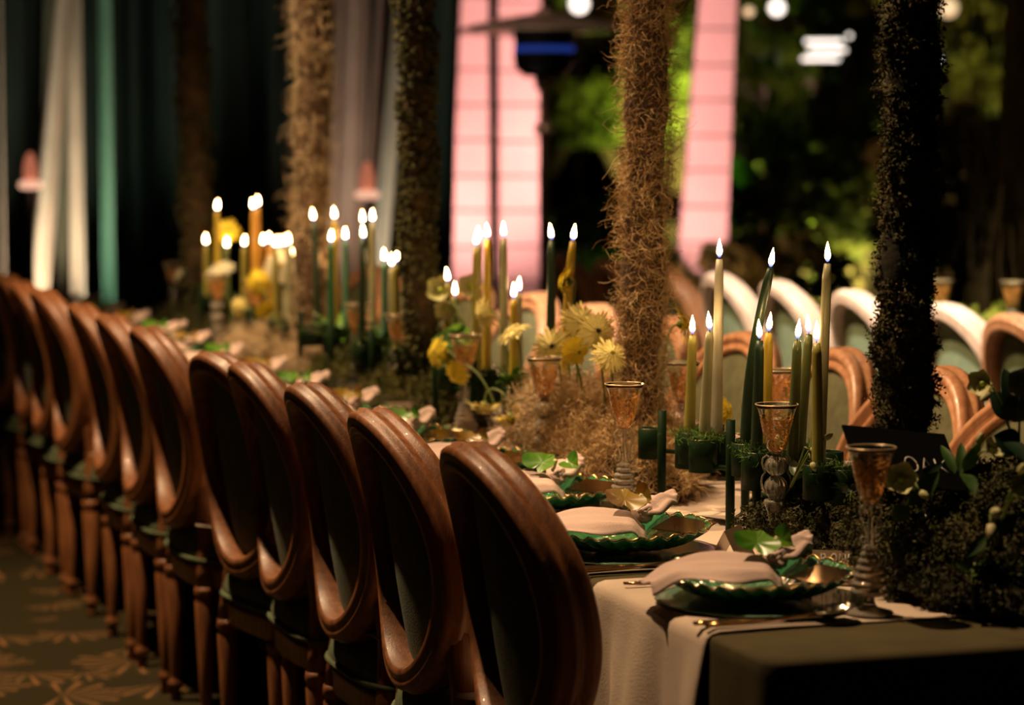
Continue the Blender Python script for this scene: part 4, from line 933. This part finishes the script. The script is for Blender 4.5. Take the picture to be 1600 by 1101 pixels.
FL = [ # px, py, X, face, colour, R, eye, bend, base px/X shift, label
    (886, 441, 1.93, (-.6, .3, .1), 'y', .036, 'discy', .06, 'yellow gerbera in profile against the bent yellow candle'),
    (758, 490, 1.90, (-.75, -.1, -.15), 'p', .044, 'discy', .03, 'pale gerbera in profile facing left, below the overlapping candles'),
    (803, 521, 1.90, (-.45, .1, .8), 'p', .045, 'discy', .0, 'pale gerbera tilted upward, centre of the group'),
    (684, 550, 1.88, (-.8, -.2, .1), 'y', .040, 'discy', .04, 'bright yellow gerbera facing left over the scroll glass'),
    (714, 582, 1.85, (-.5, -.4, -.3), 'y', .032, 'discy', .05, 'small yellow gerbera touching the scroll glass rim'),
    (864, 541, 1.90, toC(-.2, 0, .1), 'p', .043, 'discdark', .02, 'pale gerbera with a dark eye facing forward'),
    (906, 503, 1.93, toC(.3, 0, .3), 'p', .045, 'discy', .02, 'large pale gerbera, upper right of the group'),
    (932, 517, 1.90, toC(.2, 0, .1), 'p', .042, 'discdark', .02, 'pale dark-eyed gerbera touching the brown trunk moss'),
    (898, 548, 1.87, toC(.5, 0, -.1), 'y', .034, 'discy', .02, 'deep yellow gerbera between two dark-eyed ones'),
    (757, 634, 1.86, (-.1, -.2, -1), 'p', .040, 'discy', .09, 'pale nodding gerbera hanging downward'),
    (798, 652, 1.85, (.1, -.1, -1), 'y', .040, 'discy', .09, 'yellow nodding gerbera lowest of the group'),
    (952, 556, 1.89, toC(.4, 0, .5), 'p', .040, 'discy', .02, 'pale gerbera low at the left foot of the brown trunk'),
    (1066, 506, 2.09, (.8, -.3, .2), 'y', .045, 'discy', .02, 'yellow gerbera peeking out right of the brown trunk'),
    (1130, 642, 2.10, (.5, -.5, .2), 'y', .032, 'discy', .02, 'small yellow gerbera behind the candle bases'),
    (355, 361, 2.0, toC(0, 0, .3), 'y', .045, 'discy', .02, 'yellow far bloom above the white one'),
    (343, 421, 1.93, (-.4, -.3, .8), 'w', .055, 'discy', .02, 'white far bloom over the far glass'),
    (405, 441, 1.93, toC(0, 0, 0), 'y', .045, 'discy', .02, 'yellow ring-eyed far bloom'),
    (440, 416, 1.96, toC(-.2, 0, .2), 'w', .060, 'discy', .02, 'white far bloom beside the beige trunk'),
    (375, 480, 1.90, (-.5, -.5, -.1), 'p', .036, 'discy', .02, 'pale low far bloom'), (414, 484, 1.88, (.2, -.5, -.4), 'y', .036, 'discy', .02, 'yellow low far bloom'),
    (285, 425, 1.93, (-.6, .1, .7), 'w', .050, 'discy', .02, 'ivory farthest bloom at left')]
for px, py, X, fc, colr, R, eye, bu, lb in FL:
    q = atX(px, py, X); bx = 1.97+(X-1.97)*.4; dy = -.10 if px < 800 else .06
    if px > 1000: dy = 0
    gerbera(q, fc, (bx, q[1]+dy+rnd.uniform(-.03, .03), TZ+.05), colr, lb, R, eye, bu)
def leafmesh(mb, p0, p1, w_, nrm=(0, 0, 1), fold=.25, droop=.0, K=8):
    p0, p1 = Vector(p0), Vector(p1); d = p1-p0; sd = d.cross(Vector(nrm)).normalized(); up = sd.cross(d).normalized(); L_ = d.length
    def fn(u, v):
        c = (v-.5)*2; ww = w_*math.sin(PI*u**.8)**.8 if 0 < u < 1 else 0
        return tuple(p0+d*u+sd*(c*ww)+up*(fold*abs(c)*ww-droop*L_*u*u+.06*L_*math.sin(PI*u)))
    mb.grid(fn, K, 4)
def hellebore(pos, base, label, blooms, lvs, stem_m='stem', leaf_m='leaf'):
    t = thing('hellebore', label, 'flower', tuple(base), 0, 'hellebores in the dark moss'); B = Vector(base)
    for (bp, face, R, kind) in blooms:
        h = Vector(bp)-B; f = Vector(face).normalized()
        MB().tube([(0, 0, 0), tuple(h*.5+Vector((0, 0, h.z*.2))), tuple(h-f*.01+Vector((0, 0, .006))), tuple(h)], [.0022, .002, .0016, .0016], 7).build('stem', M[stem_m], t)
        T = Matrix.Translation(h)@orient(face); mb = MB()
        if kind == 'bud':
            mb.lathe([(.0005, 0), (R*.5, R*.2), (R*.62, R*.8), (R*.45, R*1.5), (.001, R*1.95)], 12, mod=lambda a, z: 1+.06*math.cos(5*a))
            mb.v = [tuple(T@Vector(p)) for p in mb.v]; mb.build('bud', M['bud'], t)
        else:
            for k in range(5):
                a = 2*PI*k/5
                def fn(u, v, a=a):
                    c = (v-.5)*2; ww = R*.62*math.sin(PI*(.12+.83*u)) ; return tuple(T@Matrix.Rotation(a, 4, 'Z')@Vector((R*u, c*ww, R*(.15+.55*u*u+.18*c*c)+k*.0004)))
                m2 = MB(); m2.grid(fn, 6, 6); m2.build('petal', M['bud'], t)
            mb.lathe([(.002, 0), (R*.22, R*.15), (R*.2, R*.4), (.001, R*.5)], 12); mb.v = [tuple(T@Vector(p)) for p in mb.v]; mb.build('flower_eye', M['petal_g'], t)
    for (a_, b_, w_, m_) in lvs:
        mb = MB(); a2, b2 = Vector(a_)-B, Vector(b_)-B; leafmesh(mb, a2, b2, w_, (rnd.uniform(-.4, .4)-.3, -.9, .5)); mb.build('leaf', M[m_], t)
    return t
def wp(px, py, X): return Vector(atX(px, py, X))
X1 = 2.03
hellebore(None, wp(1592, 712, 2.06), 'hellebore with big dark leaves at the right edge', [(wp(1537, 600, 2.04), (-.7, -.5, .2), .022, 'bloom'), (wp(1545, 615, 2.01), (-.7, -.3, -.4), .011, 'bud'), (wp(1594, 598, 2.0), (-.3, -.9, .1), .024, 'bloom')],
          [(wp(1586, 655, 2.05), wp(1548, 612, 2.02), .020, 'leaf_d'), (wp(1590, 655, 2.05), wp(1568, 575, 2.05), .022, 'leaf_d'), (wp(1585, 660, 2.03), wp(1599, 600, 2.03), .024, 'leaf_d'), (wp(1592, 700, 2.04), wp(1552, 680, 2.0), .022, 'leaf_d'), (wp(1575, 690, 2.0), wp(1599, 720, 2.0), .018, 'leaf_d')])
hellebore(None, wp(1415, 790, 1.93), 'pale hellebore bloom just below the black sign', [(wp(1408, 748, 1.90), (-.4, -.8, .2), .026, 'bloom'), (wp(1438, 768, 1.90), (.3, -.8, -.4), .010, 'bud')],
          [(wp(1420, 790, 1.93), wp(1440, 730, 1.93), .016, 'leaf_d'), (wp(1420, 790, 1.90), wp(1468, 735, 1.95), .015, 'leaf'), (wp(1418, 790, 1.90), wp(1395, 815, 1.88), .014, 'leaf'), (wp(1430, 760, 1.95), wp(1475, 722, 1.97), .012, 'leaf_d')])
hellebore(None, wp(1500, 745, 1.98), 'small leafy hellebore right of the sign lettering', [(wp(1543, 705, 1.99), (.3, -.6, .5), .018, 'bloom'), (wp(1528, 692, 2.0), (.2, -.3, .8), .010, 'bud')],
          [(wp(1492, 740, 1.97), wp(1470, 695, 1.97), .010, 'leaf'), (wp(1500, 740, 1.97), wp(1502, 690, 1.99), .009, 'leaf'), (wp(1505, 735, 1.97), wp(1532, 690, 1.99), .011, 'leaf_b'), (wp(1505, 740, 1.97), wp(1523, 775, 1.94), .012, 'leaf')])
hellebore(None, wp(1556, 850, 1.92), 'cluster of pale buds low in the dark moss', [(wp(1553, 802, 1.90), (-.2, -.8, .2), .014, 'bud'), (wp(1548, 820, 1.88), (-.3, -.7, -.6), .013, 'bud'), (wp(1596, 762, 1.93), (-.3, -.8, .3), .020, 'bloom'), (wp(1597, 742, 1.94), (-.2, -.6, .6), .014, 'bud')],
          [(wp(1540, 840, 1.90), wp(1510, 870, 1.87), .010, 'leaf'), (wp(1560, 835, 1.90), wp(1590, 800, 1.92), .012, 'leaf')])
hellebore(None, wp(1236, 760, 1.93), 'drooping sprig of green buds between the glass and the stand', [(wp(1288, 686, 1.95), (.7, -.3, .5), .009, 'bud'), (wp(1266, 703, 1.93), (.5, -.5, .1), .010, 'bud'), (wp(1268, 722, 1.92), (.2, -.5, -.8), .009, 'bud')],
          [(wp(1243, 745, 1.93), wp(1240, 718, 1.94), .009, 'leaf'), (wp(1246, 750, 1.93), wp(1272, 738, 1.92), .006, 'leaf')])
hellebore(None, wp(740, 540, 1.98), 'lime green hellebore left of the second stand', [(wp(690, 455, 1.95), (-.5, -.7, .3), .034, 'bloom'), (wp(697, 478, 1.93), (-.4, -.7, -.4), .028, 'bloom'), (wp(735, 448, 1.97), (-.3, -.8, .2), .030, 'bloom')],
          [(wp(740, 540, 1.96), wp(675, 530, 1.93), .025, 'leaf'), (wp(740, 540, 1.96), wp(700, 510, 1.96), .022, 'leaf_b')])
# greenery in the mid arrangement
def greenery(px, py, X, n, label, m='leaf', size=.05):
    q = wp(px, py, X); t = thing('foliage_sprig', label, 'foliage', tuple(q), 0)
    for k in range(n):
        a = 2.4*k; mb = MB(); L_ = size*rnd.uniform(.7, 1.3); d = Vector((math.cos(a)*.8, math.sin(a)*.8, rnd.uniform(.1, .9)))
        leafmesh(mb, d*.012, d*(.012+L_), .011*rnd.uniform(.8, 1.3), (0, .2, 1), droop=.2); mb.build('leaf', M[m], t)
    MB().tube([(0, 0, -.05), (0, 0, 0), (.004, 0, .02)], .0025, 6).build('stem', M['stem'], t)
for i, a in enumerate([(640, 570, 1.95, 16, 'green sprig left of the second candle stand', 'leaf', .07), (600, 545, 1.98, 16, 'green sprig behind the pair of glasses', 'leaf', .08), (800, 600, 1.93, 12, 'sprig under the tilted gerbera', 'leaf_b', .05),
                       (530, 535, 1.97, 16, 'bushy sprig at the third candle stand', 'leaf_b', .08), (505, 525, 1.93, 12, 'sprig right of the beige trunk foot', 'leaf', .07), (720, 560, 2.0, 14, 'sprig behind the scroll glass rim', 'leaf_b', .07), (575, 560, 1.96, 12, 'dark sprig between the far glasses', 'leaf', .07),
                       (300, 470, 1.95, 12, 'far sprig under the ivory bloom', 'leaf', .09), (1440, 820, 1.95, 9, 'dark leafy sprig in the moss under the sign', 'leaf_d', .04), (1330, 775, 1.96, 7, 'small sprig behind the near glass bowl', 'leaf_d', .035), (1520, 900, 1.93, 9, 'dim sprig low in the moss at right', 'leaf', .03)]): greenery(*a)

# ================================================================== SIGN
tl = Vector(atX(1316, 663, 1.845)); th = math.radians(50)
hx = Vector((1, 0, -.12)).normalized(); dn = Vector((0, -math.sin(th), -math.cos(th))); dn = (dn-hx*dn.dot(hx)).normalized(); nn = dn.cross(hx); nn = -nn if nn.y > 0 else nn
sg = thing('table_sign', 'black table sign lettered OAK, leaning before the dark trunk', 'sign', tuple(tl))
def sp(a, b, c=0.): return tuple(hx*a+dn*b+nn*c)
W_, H_ = .182, .125
MB().add([sp(0, 0, 0), sp(W_, 0, 0), sp(W_, H_, 0), sp(0, H_, 0), sp(0, 0, -.004), sp(W_, 0, -.004), sp(W_, H_, -.004), sp(0, H_, -.004)], [(0, 1, 2, 3), (7, 6, 5, 4), (0, 4, 5, 1), (1, 5, 6, 2), (2, 6, 7, 3), (3, 7, 4, 0)]).build('board', M['black'], sg, False)
Tm = Matrix(((hx.x, -dn.x, nn.x, 0), (hx.y, -dn.y, nn.y, 0), (hx.z, -dn.z, nn.z, 0), (0, 0, 0, 1)))
Tm = Matrix.Translation(Vector(sp(.086, .092)))@Tm
strokes(sg, 'letter', Tm, None, 'OAK', .031, .92, .0009, M['ink'])

# hanging strands on the right drape
q = atD(1530, 400, 10.0)
hs = thing('hanging_moss', 'hanging brown moss strands at the right edge', 'moss', (q[0], q[1], 0)); n = 900
bb = np.stack([rg.uniform(-.1, .7, n)*math.cos(YAW), rg.uniform(-.1, .7, n)*-math.sin(YAW)+rg.uniform(-.1, .1, n), rg.uniform(1.1, 2.6, n)], 1)
f = quads('moss', strands(bb, np.tile([0, 0, -1.], (n, 1)), .28, .006, 6, .18, .5), M['olive_drape'], hs); f['kind'] = 'stuff'
MB().tube([(-.2*math.cos(YAW), .2*math.sin(YAW), 2.62), (1.0*math.cos(YAW), -1.0*math.sin(YAW), 2.62)], .015, 8).build('rail', M['iron'], hs)
for o in COL.objects:
    if o.parent and 'category' in o.keys(): del o['category']
